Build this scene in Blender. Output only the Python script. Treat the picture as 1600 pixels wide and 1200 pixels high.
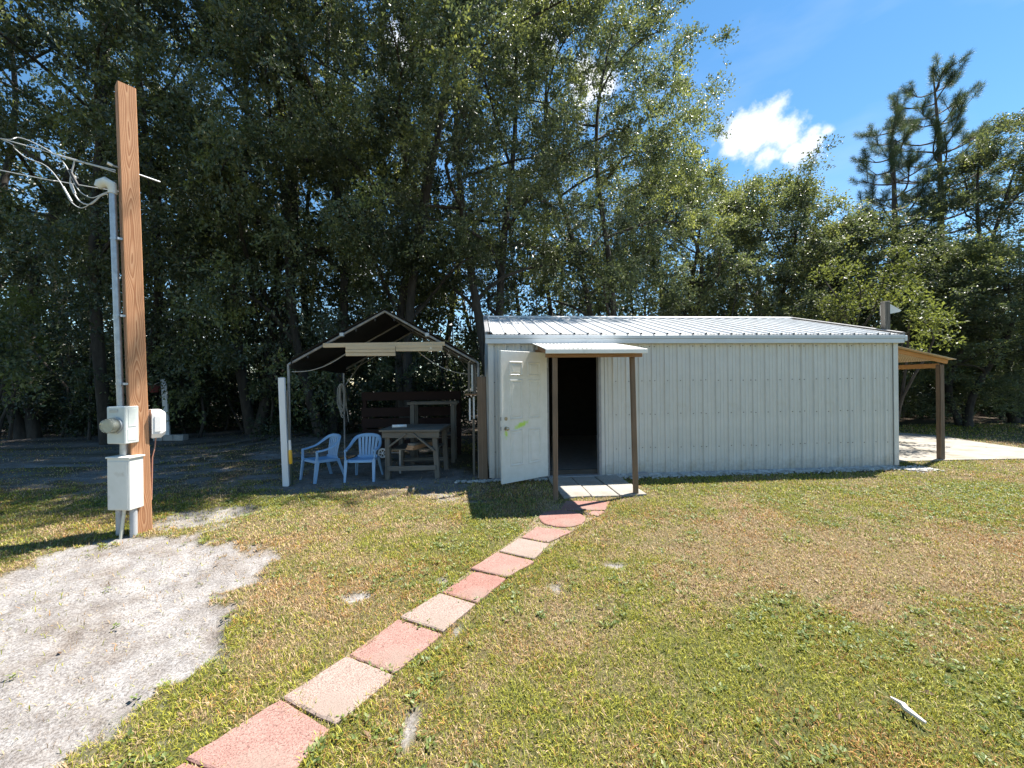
import bpy, math, random
import numpy as np
from mathutils import Vector, Matrix

for o in list(bpy.data.objects):
    bpy.data.objects.remove(o)
SC = bpy.context.scene
COL = SC.collection
PI = math.pi

# ------------------------------------------------------------------ camera
CAM_H = 1.57
FPX = 600.0            # focal length in photo pixels (1600 wide)
ROLL = 0.0107
cd = bpy.data.cameras.new('camera')
cd.sensor_width = 36.0
cd.lens = FPX / 1600 * 36
cd.clip_start = 0.05
cd.clip_end = 3000
cam = bpy.data.objects.new('camera', cd)
cam.location = (0, 0, CAM_H)
cam.rotation_euler = (PI / 2, ROLL, 0)
COL.objects.link(cam)
SC.camera = cam

def ray(px, py):
    u = (px - 800) / FPX
    v = (600 - py) / FPX
    return np.array([u + ROLL * v, 1.0, v - ROLL * u])
def gp(px, py, z=0.0):          # pixel -> point on the ground
    d = ray(px, py)
    t = (z - CAM_H) / d[2]
    return np.array([d[0] * t, d[1] * t, z])
def at(px, py, Y):              # pixel -> point at a known distance
    d = ray(px, py)
    return np.array([d[0] * Y, Y, CAM_H + d[2] * Y])

# ------------------------------------------------------------------ light
SUN_EL = math.radians(62)
SUN_AZ = np.array([0.87, 0.50]); SUN_AZ = SUN_AZ / np.linalg.norm(SUN_AZ)
sd = Vector((SUN_AZ[0] * math.cos(SUN_EL), SUN_AZ[1] * math.cos(SUN_EL), math.sin(SUN_EL)))
sl = bpy.data.lights.new('sun', 'SUN')
sl.energy = 4.7
sl.angle = math.radians(0.53)
sl.color = (1.0, 0.95, 0.87)
so = bpy.data.objects.new('sun', sl)
so.rotation_euler = sd.to_track_quat('Z', 'Y').to_euler()
so.location = (10, 6, 20)
COL.objects.link(so)

W = bpy.data.worlds.new('World')
SC.world = W
W.use_nodes = True
SC.view_settings.view_transform = 'Standard'
SC.view_settings.look = 'None'
SC.view_settings.exposure = 1.55
SC.view_settings.gamma = 1.0
SC.view_settings.use_curve_mapping = False

def build_world():
    nt = W.node_tree
    N = nt.nodes; L = nt.links
    N.clear()
    out = N.new('ShaderNodeOutputWorld')
    bg = N.new('ShaderNodeBackground'); bg.inputs['Strength'].default_value = 0.070
    sky = N.new('ShaderNodeTexSky'); sky.sky_type = 'NISHITA'
    sky.sun_disc = False
    sky.sun_elevation = SUN_EL
    sky.sun_rotation = math.atan2(SUN_AZ[0], SUN_AZ[1])
    sky.altitude = 0; sky.air_density = 1.0; sky.dust_density = 0.0; sky.ozone_density = 1.8
    tc = N.new('ShaderNodeTexCoord')
    def math_(op, a, b=None, clamp=False):
        m = N.new('ShaderNodeMath'); m.operation = op; m.use_clamp = clamp
        for i, v in enumerate((a, b)):
            if v is None: continue
            if isinstance(v, (int, float)): m.inputs[i].default_value = v
            else: L.new(v, m.inputs[i])
        return m.outputs[0]
    ns = N.new('ShaderNodeTexNoise'); ns.inputs['Scale'].default_value = 16; ns.inputs['Detail'].default_value = 7
    ns.inputs['Roughness'].default_value = 0.6
    L.new(tc.outputs['Generated'], ns.inputs['Vector'])
    # a few fair-weather cumulus: (pixel direction, angular radius)
    puffs = [(1185, 200, .048), (1222, 218, .042), (1270, 222, .030), (1205, 240, .026), (1150, 205, .045), (1240, 238, .028), (1292, 205, .014),
             (830, 45, .08), (930, 130, .06), (640, 70, .05), (560, 430, .05), (130, 330, .05), (300, 520, .06)]
    total = None
    for px, py, r in puffs:
        c = ray(px, py); c = c / np.linalg.norm(c)
        vd = N.new('ShaderNodeVectorMath'); vd.operation = 'DISTANCE'
        L.new(tc.outputs['Generated'], vd.inputs[0]); vd.inputs[1].default_value = tuple(c)
        m = math_('DIVIDE', vd.outputs['Value'], r)
        m = math_('SUBTRACT', 1.0, m)
        m = math_('MAXIMUM', m, -1.0)
        total = m if total is None else math_('MAXIMUM', total, m)
    n2 = math_('SUBTRACT', ns.outputs['Fac'], 0.5)
    n2 = math_('MULTIPLY', n2, 3.4)
    m = math_('ADD', total, n2)
    mr = N.new('ShaderNodeMapRange'); mr.interpolation_type = 'SMOOTHSTEP'
    mr.inputs['From Min'].default_value = -0.10; mr.inputs['From Max'].default_value = 0.85
    L.new(m, mr.inputs['Value'])
    # thin high streaks everywhere
    mp = N.new('ShaderNodeMapping'); mp.inputs['Scale'].default_value = (2.2, 2.2, 7)
    L.new(tc.outputs['Generated'], mp.inputs['Vector'])
    n3 = N.new('ShaderNodeTexNoise'); n3.inputs['Scale'].default_value = 1.6; n3.inputs['Detail'].default_value = 8
    L.new(mp.outputs[0], n3.inputs['Vector'])
    mr2 = N.new('ShaderNodeMapRange'); mr2.inputs['From Min'].default_value = 0.52; mr2.inputs['From Max'].default_value = 0.85
    mr2.inputs['To Max'].default_value = 0.16
    L.new(n3.outputs['Fac'], mr2.inputs['Value'])
    mx = math_('MAXIMUM', mr.outputs[0], mr2.outputs[0], True)
    mix = N.new('ShaderNodeMix'); mix.data_type = 'RGBA'
    L.new(mx, mix.inputs['Factor'])
    sat = N.new('ShaderNodeHueSaturation'); sat.inputs['Saturation'].default_value = 1.2; sat.inputs['Hue'].default_value = .492
    L.new(sky.outputs[0], sat.inputs['Color']); L.new(sat.outputs[0], mix.inputs['A'])
    mix.inputs['B'].default_value = (6.2, 6.4, 6.8, 1)
    L.new(mix.outputs['Result'], bg.inputs['Color'])
    L.new(bg.outputs[0], out.inputs['Surface'])
build_world()

# ------------------------------------------------------------------ noise helpers (numpy)
def _hash(ix, iy, s):
    h = (ix.astype(np.int64) * 374761393 + iy.astype(np.int64) * 668265263 + s * 982451653) & 0x7fffffff
    h = ((h ^ (h >> 13)) * 1274126177) & 0x7fffffff
    return ((h ^ (h >> 16)) & 0xffff) / 65535.0
def vnoise(x, y, s=0):
    x = np.asarray(x, float); y = np.asarray(y, float)
    ix = np.floor(x); iy = np.floor(y)
    fx = x - ix; fy = y - iy
    fx = fx * fx * (3 - 2 * fx); fy = fy * fy * (3 - 2 * fy)
    a = _hash(ix, iy, s); b = _hash(ix + 1, iy, s); c = _hash(ix, iy + 1, s); d = _hash(ix + 1, iy + 1, s)
    return (a * (1 - fx) + b * fx) * (1 - fy) + (c * (1 - fx) + d * fx) * fy
def fbm(x, y, sc, s=0, o=4):
    t = 0; a = 0.5; n = 0
    for k in range(o):
        t = t + a * vnoise(np.asarray(x) * sc, np.asarray(y) * sc, s + k * 17); n += a
        sc *= 2.03; a *= 0.55
    return t / n
def sstep(a, b, x):
    t = np.clip((np.asarray(x) - a) / (b - a), 0, 1)
    return t * t * (3 - 2 * t)
def sdist(P, x, y):             # signed distance to a polygon, positive inside
    P = np.asarray(P)[:, :2]
    x = np.asarray(x, float); y = np.asarray(y, float)
    dmin = np.full(x.shape, 1e9); ins = np.zeros(x.shape, bool)
    n = len(P)
    for i in range(n):
        a = P[i]; b = P[(i + 1) % n]
        e = b - a
        t = np.clip(((x - a[0]) * e[0] + (y - a[1]) * e[1]) / (e @ e + 1e-12), 0, 1)
        dmin = np.minimum(dmin, np.hypot(x - a[0] - t * e[0], y - a[1] - t * e[1]))
        if a[1] != b[1]:
            c = ((a[1] > y) != (b[1] > y)) & (x < (b[0] - a[0]) * (y - a[1]) / (b[1] - a[1]) + a[0])
            ins ^= c
    return np.where(ins, dmin, -dmin)
def ell(x, y, c, rx, ry):
    return np.sqrt(((x - c[0]) / rx) ** 2 + ((y - c[1]) / ry) ** 2)

# ------------------------------------------------------------------ mesh helpers
class MB:
    def __init__(s): s.v = []; s.f = []
    def add(s, vs, fs):
        b = len(s.v)
        s.v.extend([tuple(float(c) for c in p) for p in vs])
        s.f.extend([tuple(i + b for i in f) for f in fs])
        return s
    def box(s, c, d, rz=0.0, bev=0.0):
        hx, hy, hz = d[0] / 2, d[1] / 2, d[2] / 2
        b = min(bev, hx * .45, hy * .45, hz * .45)
        M = Matrix.Rotation(rz, 3, 'Z')
        if b <= 0:
            vs = [(x, y, z) for z in (-hz, hz) for x, y in ((-hx, -hy), (hx, -hy), (hx, hy), (-hx, hy))]
            fs = [(3, 2, 1, 0), (4, 5, 6, 7), (0, 1, 5, 4), (1, 2, 6, 5), (2, 3, 7, 6), (3, 0, 4, 7)]
        else:
            vs, fs = bevbox(hx, hy, hz, b)
        vs = [M @ Vector(v) + Vector(c) for v in vs]
        return s.add(vs, fs)
    def beam(s, p0, p1, w, h, up=(0, 0, 1), bev=0.0, w1=None, h1=None):
        p0 = Vector(p0); p1 = Vector(p1)
        d = (p1 - p0); L = d.length; d.normalize()
        u = Vector(up)
        if abs(u.dot(d)) > .98: u = Vector((0, 1, 0))
        sx = d.cross(u).normalized(); sy = sx.cross(d).normalized()
        w1 = w if w1 is None else w1; h1 = h if h1 is None else h1
        if bev > 0 and w1 == w and h1 == h:
            vs, fs = bevbox(w / 2, h / 2, L / 2, min(bev, w * .4, h * .4))
            mid = (p0 + p1) / 2
            vs = [mid + sx * v[0] + sy * v[1] + d * v[2] for v in vs]
        else:
            vs = []
            for p, a, b in ((p0, w, h), (p1, w1, h1)):
                for x, y in ((-1, -1), (1, -1), (1, 1), (-1, 1)):
                    vs.append(p + sx * x * a / 2 + sy * y * b / 2)
            fs = [(3, 2, 1, 0), (4, 5, 6, 7), (0, 1, 5, 4), (1, 2, 6, 5), (2, 3, 7, 6), (3, 0, 4, 7)]
        return s.add(vs, fs)
    def tube(s, pts, r, n=8, cap=True, flat=1.0, up=None):
        pts = [Vector(p) for p in pts]
        m = len(pts)
        rs = [r] * m if isinstance(r, (int, float)) else list(r)
        vs = []; fs = []
        prev = None
        for i, p in enumerate(pts):
            t = (pts[min(i + 1, m - 1)] - pts[max(i - 1, 0)])
            if t.length < 1e-9: t = Vector((0, 0, 1))
            t.normalize()
            if prev is None:
                a = Vector(up) if up is not None else (Vector((0, 0, 1)) if abs(t.z) < .9 else Vector((1, 0, 0)))
            else: a = prev
            x = (a - t * a.dot(t))
            if x.length < 1e-6: x = t.orthogonal()
            x.normalize(); prev = x
            y = t.cross(x)
            for k in range(n):
                an = 2 * PI * k / n
                vs.append(p + x * math.cos(an) * rs[i] * flat + y * math.sin(an) * rs[i])
        for i in range(m - 1):
            for k in range(n):
                a = i * n + k; b = i * n + (k + 1) % n
                fs.append((a, b, b + n, a + n))
        if cap:
            fs.append(tuple(range(n - 1, -1, -1)))
            fs.append(tuple((m - 1) * n + k for k in range(n)))
        return s.add(vs, fs)
    def cyl(s, p0, p1, r, n=12, r1=None):
        return s.tube([p0, p1], [r, r if r1 is None else r1], n)
    def prism(s, poly, z0, z1):
        n = len(poly)
        vs = [(p[0], p[1], z0) for p in poly] + [(p[0], p[1], z1) for p in poly]
        fs = [tuple(range(n - 1, -1, -1)), tuple(range(n, 2 * n))]
        fs += [(i, (i + 1) % n, n + (i + 1) % n, n + i) for i in range(n)]
        return s.add(vs, fs)
    def build(s, name, mat, parent=None, smooth=False, kind=None):
        me = bpy.data.meshes.new(name)
        me.from_pydata(s.v, [], s.f)
        me.validate()
        if mat: me.materials.append(mat)
        if smooth:
            me.polygons.foreach_set('use_smooth', [True] * len(me.polygons))
            try: me.set_sharp_from_angle(angle=math.radians(40))
            except Exception: pass
        o = bpy.data.objects.new(name, me)
        COL.objects.link(o)
        if parent: o.parent = parent
        if kind: o['kind'] = kind
        return o
def bevbox(hx, hy, hz, b):
    vs = []; idx = {}
    for sx in (-1, 1):
        for sy in (-1, 1):
            for sz in (-1, 1):
                for ax in range(3):
                    h = [hx - b, hy - b, hz - b]; h[ax] += b
                    idx[(sx, sy, sz, ax)] = len(vs)
                    vs.append((sx * h[0], sy * h[1], sz * h[2]))
    fs = []
    S = (-1, 1)
    for s_ in S:
        q = [(s_, -1, -1), (s_, 1, -1), (s_, 1, 1), (s_, -1, 1)]; fs.append([idx[k + (0,)] for k in q][::s_])
        q = [(-1, s_, -1), (-1, s_, 1), (1, s_, 1), (1, s_, -1)]; fs.append([idx[k + (1,)] for k in q][::s_])
        q = [(-1, -1, s_), (1, -1, s_), (1, 1, s_), (-1, 1, s_)]; fs.append([idx[k + (2,)] for k in q][::s_])
    for a in S:
        for c in S:
            fs.append([idx[(a, c, -1, 0)], idx[(a, c, 1, 0)], idx[(a, c, 1, 1)], idx[(a, c, -1, 1)]][::(-1 if a * c > 0 else 1)])
            fs.append([idx[(a, -1, c, 0)], idx[(a, 1, c, 0)], idx[(a, 1, c, 2)], idx[(a, -1, c, 2)]][::(1 if a * c > 0 else -1)])
            fs.append([idx[(-1, a, c, 1)], idx[(1, a, c, 1)], idx[(1, a, c, 2)], idx[(-1, a, c, 2)]][::(-1 if a * c > 0 else 1)])
            for d in S:
                fs.append([idx[(a, c, d, 0)], idx[(a, c, d, 1)], idx[(a, c, d, 2)]][::(1 if a * c * d > 0 else -1)])
    return vs, fs

def np_mesh(name, V, loops, starts, mat, attrs=None, smooth=False):
    me = bpy.data.meshes.new(name)
    V = np.asarray(V, np.float32)
    me.vertices.add(len(V)); me.vertices.foreach_set('co', V.ravel())
    loops = np.asarray(loops, np.int32); starts = np.asarray(starts, np.int32)
    me.loops.add(len(loops)); me.loops.foreach_set('vertex_index', loops)
    me.polygons.add(len(starts)); me.polygons.foreach_set('loop_start', starts)
    if mat: me.materials.append(mat)
    for k, (typ, data) in (attrs or {}).items():
        a = me.attributes.new(k, typ, 'POINT')
        a.data.foreach_set('color' if typ == 'FLOAT_COLOR' else 'value', np.asarray(data, np.float32).ravel())
    me.update(calc_edges=True)
    me.polygons.foreach_set('use_smooth', np.full(len(starts), smooth))
    return me
def link(name, me, parent=None, loc=None, rz=0, scale=None, kind=None):
    o = bpy.data.objects.new(name, me); COL.objects.link(o)
    if parent: o.parent = parent
    if loc is not None: o.location = tuple(float(c) for c in loc)
    o.rotation_euler = (0, 0, rz)
    if scale is not None: o.scale = scale
    if kind: o['kind'] = kind
    return o
def thing(name, label, cat, loc=(0, 0, 0), rz=0, group=None):
    o = bpy.data.objects.new(name, None); COL.objects.link(o)
    o.empty_display_size = .2
    o.location = tuple(float(c) for c in loc); o.rotation_euler = (0, 0, rz)
    o['label'] = label; o['category'] = cat
    if group: o['group'] = group
    return o
def tag(o, label, cat, group=None):
    o['label'] = label; o['category'] = cat
    if group: o['group'] = group
    return o

# ------------------------------------------------------------------ materials
def newmat(name):
    m = bpy.data.materials.new(name); m.use_nodes = True
    nt = m.node_tree
    b = nt.nodes['Principled BSDF']
    return m, nt, nt.nodes, nt.links, b
def ramp(N, stops):
    r = N.new('ShaderNodeValToRGB')
    e = r.color_ramp.elements
    while len(e) > 1: e.remove(e[-1])
    for i, (p, c) in enumerate(stops):
        x = e[0] if i == 0 else e.new(p)
        x.position = p; x.color = (c[0], c[1], c[2], 1)
    return r
def mat(name, c1, c2=None, scale=6, rough=.6, metal=0, bump=0, bscale=40, stretch=(1, 1, 1), spec=.5, detail=6, dirt=None, rvar=0):
    m, nt, N, L, b = newmat(name)
    b.inputs['Roughness'].default_value = rough
    b.inputs['Metallic'].default_value = metal
    b.inputs['Specular IOR Level'].default_value = spec
    tc = N.new('ShaderNodeTexCoord'); mp = N.new('ShaderNodeMapping'); mp.inputs['Scale'].default_value = stretch
    L.new(tc.outputs['Object'], mp.inputs['Vector'])
    c2 = c2 or c1
    n = N.new('ShaderNodeTexNoise'); n.inputs['Scale'].default_value = scale; n.inputs['Detail'].default_value = detail
    n.inputs['Roughness'].default_value = .65
    L.new(mp.outputs[0], n.inputs['Vector'])
    r = ramp(N, [(.32, c1), (.68, c2)])
    L.new(n.outputs['Fac'], r.inputs['Fac'])
    col = r.outputs[0]
    if dirt:
        n2 = N.new('ShaderNodeTexNoise'); n2.inputs['Scale'].default_value = dirt[1]; n2.inputs['Detail'].default_value = 8
        L.new(tc.outputs['Object'], n2.inputs['Vector'])
        mr = N.new('ShaderNodeMapRange'); mr.inputs['From Min'].default_value = dirt[2]; mr.inputs['From Max'].default_value = dirt[2] + .18
        L.new(n2.outputs['Fac'], mr.inputs['Value'])
        mx = N.new('ShaderNodeMix'); mx.data_type = 'RGBA'
        L.new(mr.outputs[0], mx.inputs['Factor']); L.new(col, mx.inputs['A'])
        mx.inputs['B'].default_value = (*dirt[0], 1)
        col = mx.outputs['Result']
    L.new(col, b.inputs['Base Color'])
    if rvar:
        mr = N.new('ShaderNodeMapRange'); mr.inputs['To Min'].default_value = rough - rvar; mr.inputs['To Max'].default_value = rough + rvar
        L.new(n.outputs['Fac'], mr.inputs['Value']); L.new(mr.outputs[0], b.inputs['Roughness'])
    if bump:
        nb = N.new('ShaderNodeTexNoise'); nb.inputs['Scale'].default_value = bscale; nb.inputs['Detail'].default_value = 8
        L.new(mp.outputs[0], nb.inputs['Vector'])
        bp = N.new('ShaderNodeBump'); bp.inputs['Strength'].default_value = bump; bp.inputs['Distance'].default_value = .01
        L.new(nb.outputs['Fac'], bp.inputs['Height']); L.new(bp.outputs[0], b.inputs['Normal'])
    return m
def wood(name, cols, axis='Z', ring=22, rough=.75, bump=.3, knots=True, long=.05):
    m, nt, N, L, b = newmat(name)
    b.inputs['Roughness'].default_value = rough
    b.inputs['Specular IOR Level'].default_value = .3
    tc = N.new('ShaderNodeTexCoord'); mp = N.new('ShaderNodeMapping')
    s = [1, 1, 1]; s['XYZ'.index(axis)] = long
    mp.inputs['Scale'].default_value = s
    mp.inputs['Location'].default_value = (.013, .03, .02)
    L.new(tc.outputs['Object'], mp.inputs['Vector'])
    n = N.new('ShaderNodeTexNoise'); n.inputs['Scale'].default_value = 7; n.inputs['Detail'].default_value = 3
    L.new(mp.outputs[0], n.inputs['Vector'])
    w = N.new('ShaderNodeTexWave'); w.wave_type = 'RINGS'; w.rings_direction = axis
    w.inputs['Scale'].default_value = ring; w.inputs['Distortion'].default_value = 9; w.inputs['Detail'].default_value = 2.5
    w.inputs['Detail Scale'].default_value = .35
    L.new(mp.outputs[0], w.inputs['Vector'])
    nf = N.new('ShaderNodeTexNoise'); nf.inputs['Scale'].default_value = 120; nf.inputs['Detail'].default_value = 4
    L.new(mp.outputs[0], nf.inputs['Vector'])
    a = N.new('ShaderNodeMath'); a.operation = 'MULTIPLY_ADD'; a.inputs[1].default_value = .45
    L.new(nf.outputs['Fac'], a.inputs[0])
    a2 = N.new('ShaderNodeMath'); a2.operation = 'MULTIPLY'; a2.inputs[1].default_value = .6
    L.new(w.outputs['Fac'], a2.inputs[0]); L.new(a2.outputs[0], a.inputs[2])
    r = ramp(N, [(.15 + .7 * i / (len(cols) - 1), c) for i, c in enumerate(cols)])
    L.new(a.outputs[0], r.inputs['Fac'])
    # broad weathering
    n3 = N.new('ShaderNodeTexNoise'); n3.inputs['Scale'].default_value = 2.5; n3.inputs['Detail'].default_value = 5
    L.new(tc.outputs['Object'], n3.inputs['Vector'])
    hs = N.new('ShaderNodeHueSaturation')
    mr = N.new('ShaderNodeMapRange'); mr.inputs['To Min'].default_value = .7; mr.inputs['To Max'].default_value = 1.3
    L.new(n3.outputs['Fac'], mr.inputs['Value']); L.new(mr.outputs[0], hs.inputs['Value']); L.new(r.outputs[0], hs.inputs['Color'])
    L.new(hs.outputs[0], b.inputs['Base Color'])
    bp = N.new('ShaderNodeBump'); bp.inputs['Strength'].default_value = bump; bp.inputs['Distance'].default_value = .004
    L.new(a.outputs[0], bp.inputs['Height']); L.new(bp.outputs[0], b.inputs['Normal'])
    return m
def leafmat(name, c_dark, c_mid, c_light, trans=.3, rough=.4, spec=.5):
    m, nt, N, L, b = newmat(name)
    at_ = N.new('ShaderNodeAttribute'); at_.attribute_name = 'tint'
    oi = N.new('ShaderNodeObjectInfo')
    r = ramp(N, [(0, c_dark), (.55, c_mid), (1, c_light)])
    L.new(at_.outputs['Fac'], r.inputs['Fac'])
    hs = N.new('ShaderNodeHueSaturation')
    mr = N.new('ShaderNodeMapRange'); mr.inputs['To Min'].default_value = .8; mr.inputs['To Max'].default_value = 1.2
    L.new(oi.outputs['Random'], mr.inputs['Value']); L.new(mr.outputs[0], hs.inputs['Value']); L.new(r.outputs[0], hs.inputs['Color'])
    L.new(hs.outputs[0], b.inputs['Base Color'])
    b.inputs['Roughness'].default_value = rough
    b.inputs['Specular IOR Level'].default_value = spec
    t = N.new('ShaderNodeBsdfTranslucent')
    hs2 = N.new('ShaderNodeHueSaturation'); hs2.inputs['Saturation'].default_value = 1.15; hs2.inputs['Value'].default_value = 2.0
    hs2.inputs['Hue'].default_value = .485
    L.new(hs.outputs[0], hs2.inputs['Color']); L.new(hs2.outputs[0], t.inputs['Color'])
    mx = N.new('ShaderNodeMixShader'); mx.inputs[0].default_value = trans
    L.new(b.outputs[0], mx.inputs[1]); L.new(t.outputs[0], mx.inputs[2])
    L.new(mx.outputs[0], N['Material Output'].inputs['Surface'])
    return m

M = {}
M['wall'] = mat('painted_steel_panel', (.545, .54, .515), (.62, .615, .59), 3, .38, 0, .02, 3, spec=.5, dirt=((.5, .47, .40), 2.2, .62))
M['roof'] = mat('galvanised_roof_sheet', (.66, .67, .68), (.78, .79, .80), 4, .36, .2, .02, 4, rvar=.08)
M['trim'] = mat('pale_blue_grey_trim', (.52, .55, .58), (.58, .61, .64), 4, .35, 0)
M['darktrim'] = mat('dark_grey_trim', (.20, .20, .21), (.30, .30, .31), 10, .5)
M['inner'] = mat('dark_interior', (.045, .038, .03), (.07, .06, .05), 5, .85)
M['screw'] = mat('screw_head', (.12, .11, .10), (.2, .18, .16), 30, .5, .5)
M['white_sheet'] = mat('white_corrugated_sheet', (.70, .69, .65), (.80, .79, .76), 5, .5, dirt=((.5, .46, .38), 4, .62))
M['post_wood'] = wood('weathered_post_wood', [(.07, .05, .035), (.16, .11, .075), (.24, .17, .115)], 'Z', 30)
M['beam_wood'] = wood('brown_beam_wood', [(.13, .07, .035), (.27, .15, .08), (.36, .22, .12)], 'X', 26)
M['orange_wood'] = wood('orange_stained_wood', [(.33, .15, .05), (.50, .26, .10), (.57, .33, .15)], 'X', 22)
M['pole_wood'] = None
M['grey_wood'] = wood('grey_weathered_wood', [(.06, .053, .043), (.14, .125, .105), (.21, .19, .16)], 'Z', 30)
M['grey_wood_x'] = wood('grey_weathered_plank', [(.06, .053, .043), (.14, .125, .105), (.21, .19, .16)], 'X', 30)
M['pale_wood'] = wood('pale_slat_wood', [(.34, .24, .14), (.55, .43, .28), (.66, .54, .38)], 'X', 30)
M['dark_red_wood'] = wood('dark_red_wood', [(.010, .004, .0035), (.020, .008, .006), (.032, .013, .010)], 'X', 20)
M['white_wood'] = mat('white_painted_board', (.66, .67, .68), (.76, .77, .78), 7, .55, 0, .15, 30, (1, 1, .2), dirt=((.35, .32, .27), 3, .62))
M['galv'] = mat('galvanised_steel', (.33, .35, .37), (.48, .50, .52), 14, .42, .6, .05, 20)
M['tent_pipe'] = mat('grey_tent_pipe', (.17, .17, .17), (.30, .30, .30), 10, .5, .2)
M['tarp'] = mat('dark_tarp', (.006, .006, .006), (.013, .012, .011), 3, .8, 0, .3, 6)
M['meter_box'] = mat('grey_green_enamel', (.50, .54, .52), (.57, .61, .59), 5, .42, dirt=((.40, .38, .33), 6, .63))
M['panel_box'] = mat('off_white_enamel', (.62, .62, .57), (.70, .70, .66), 5, .48, dirt=((.42, .38, .30), 5, .6))
M['pvc'] = mat('grey_pvc', (.34, .35, .36), (.43, .44, .45), 6, .5)
M['pvc_white'] = mat('cream_pvc', (.55, .52, .42), (.62, .60, .50), 6, .5)
M['white_plastic'] = mat('white_plastic', (.72, .70, .68), (.78, .76, .74), 6, .4)
M['cable'] = mat('weathered_cable', (.42, .42, .42), (.60, .60, .60), 30, .5)
M['black'] = mat('black_rubber', (.02, .02, .02), (.035, .035, .035), 20, .6)
M['brass'] = mat('aged_brass', (.35, .30, .22), (.5, .45, .35), 30, .35, .8)
M['wire_pink'] = mat('faded_red_wire', (.45, .2, .15), (.5, .3, .22), 20, .5)
M['blue_plastic'] = mat('blue_plastic', (.21, .37, .57), (.26, .43, .63), 3, .42, 0, .03, 60)
M['yellow'] = mat('yellow_grip', (.75, .38, .02), (.8, .45, .04), 10, .45)
M['dark_green'] = mat('dark_green_metal', (.015, .03, .022), (.03, .05, .035), 10, .5)
M['paper'] = mat('white_paper', (.72, .72, .72), (.78, .78, .78), 12, .7, 0, .2, 30)
M['lumber_end'] = mat('sawn_lumber', (.32, .17, .09), (.45, .27, .15), 14, .7, 0, .2, 40)
M['rope'] = mat('grey_rope', (.32, .30, .26), (.45, .42, .37), 60, .9, 0, .5, 200)
M['red'] = mat('faded_red_plastic', (.16, .03, .025), (.22, .05, .04), 8, .5)
M['concrete'] = mat('pale_concrete', (.24, .215, .18), (.32, .295, .25), 5, .9, 0, .4, 60, dirt=((.17, .145, .10), 1.6, .52))
M['cblock'] = mat('concrete_block', (.30, .29, .28), (.42, .41, .39), 12, .9, 0, .5, 60)
M['stone'] = mat('grey_white_stones', (.25, .235, .21), (.62, .60, .56), 9, .8, 0, .4, 60)
M['bark'] = mat('oak_bark', (.022, .018, .015), (.075, .064, .053), 9, .9, 0, .9, 26, (1, 1, .25))
M['pine_bark'] = mat('pine_bark', (.06, .042, .032), (.15, .11, .085), 8, .9, 0, .8, 22, (1, 1, .4))
M['leaf'] = leafmat('oak_leaf', (.044, .060, .026), (.090, .114, .046), (.19, .215, .062), .38, .45, 1.0)
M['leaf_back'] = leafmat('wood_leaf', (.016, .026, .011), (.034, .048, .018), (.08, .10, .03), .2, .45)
M['leaf_bright'] = leafmat('bright_leaf', (.07, .09, .025), (.13, .16, .045), (.22, .25, .07), .35, .5)
M['needle'] = leafmat('pine_needle', (.03, .045, .02), (.06, .085, .035), (.11, .13, .05), .25, .5)
M['stick'] = mat('bleached_stick', (.55, .50, .44), (.72, .69, .64), 20, .8)

# splashed soil on the foot of the steel sheets
def splash(m):
    nt = m.node_tree; N = nt.nodes; L = nt.links; b = N['Principled BSDF']
    src = b.inputs['Base Color'].links[0].from_socket
    tc = N.new('ShaderNodeTexCoord'); sp = N.new('ShaderNodeSeparateXYZ'); L.new(tc.outputs['Object'], sp.inputs[0])
    n = N.new('ShaderNodeTexNoise'); n.inputs['Scale'].default_value = 16; n.inputs['Detail'].default_value = 9; n.inputs['Roughness'].default_value = .75
    L.new(tc.outputs['Object'], n.inputs['Vector'])
    a = N.new('ShaderNodeMath'); a.operation = 'MULTIPLY_ADD'; a.inputs[1].default_value = -.75; L.new(n.outputs['Fac'], a.inputs[0]); L.new(sp.outputs['Z'], a.inputs[2])
    mr = N.new('ShaderNodeMapRange'); mr.inputs['From Min'].default_value = -.12; mr.inputs['From Max'].default_value = -.40; mr.inputs['To Max'].default_value = .55
    L.new(a.outputs[0], mr.inputs['Value'])
    mx = N.new('ShaderNodeMix'); mx.data_type = 'RGBA'
    L.new(mr.outputs[0], mx.inputs['Factor']); L.new(src, mx.inputs['A']); mx.inputs['B'].default_value = (.30, .26, .20, 1)
    L.new(mx.outputs['Result'], b.inputs['Base Color'])
splash(M['wall'])

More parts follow.
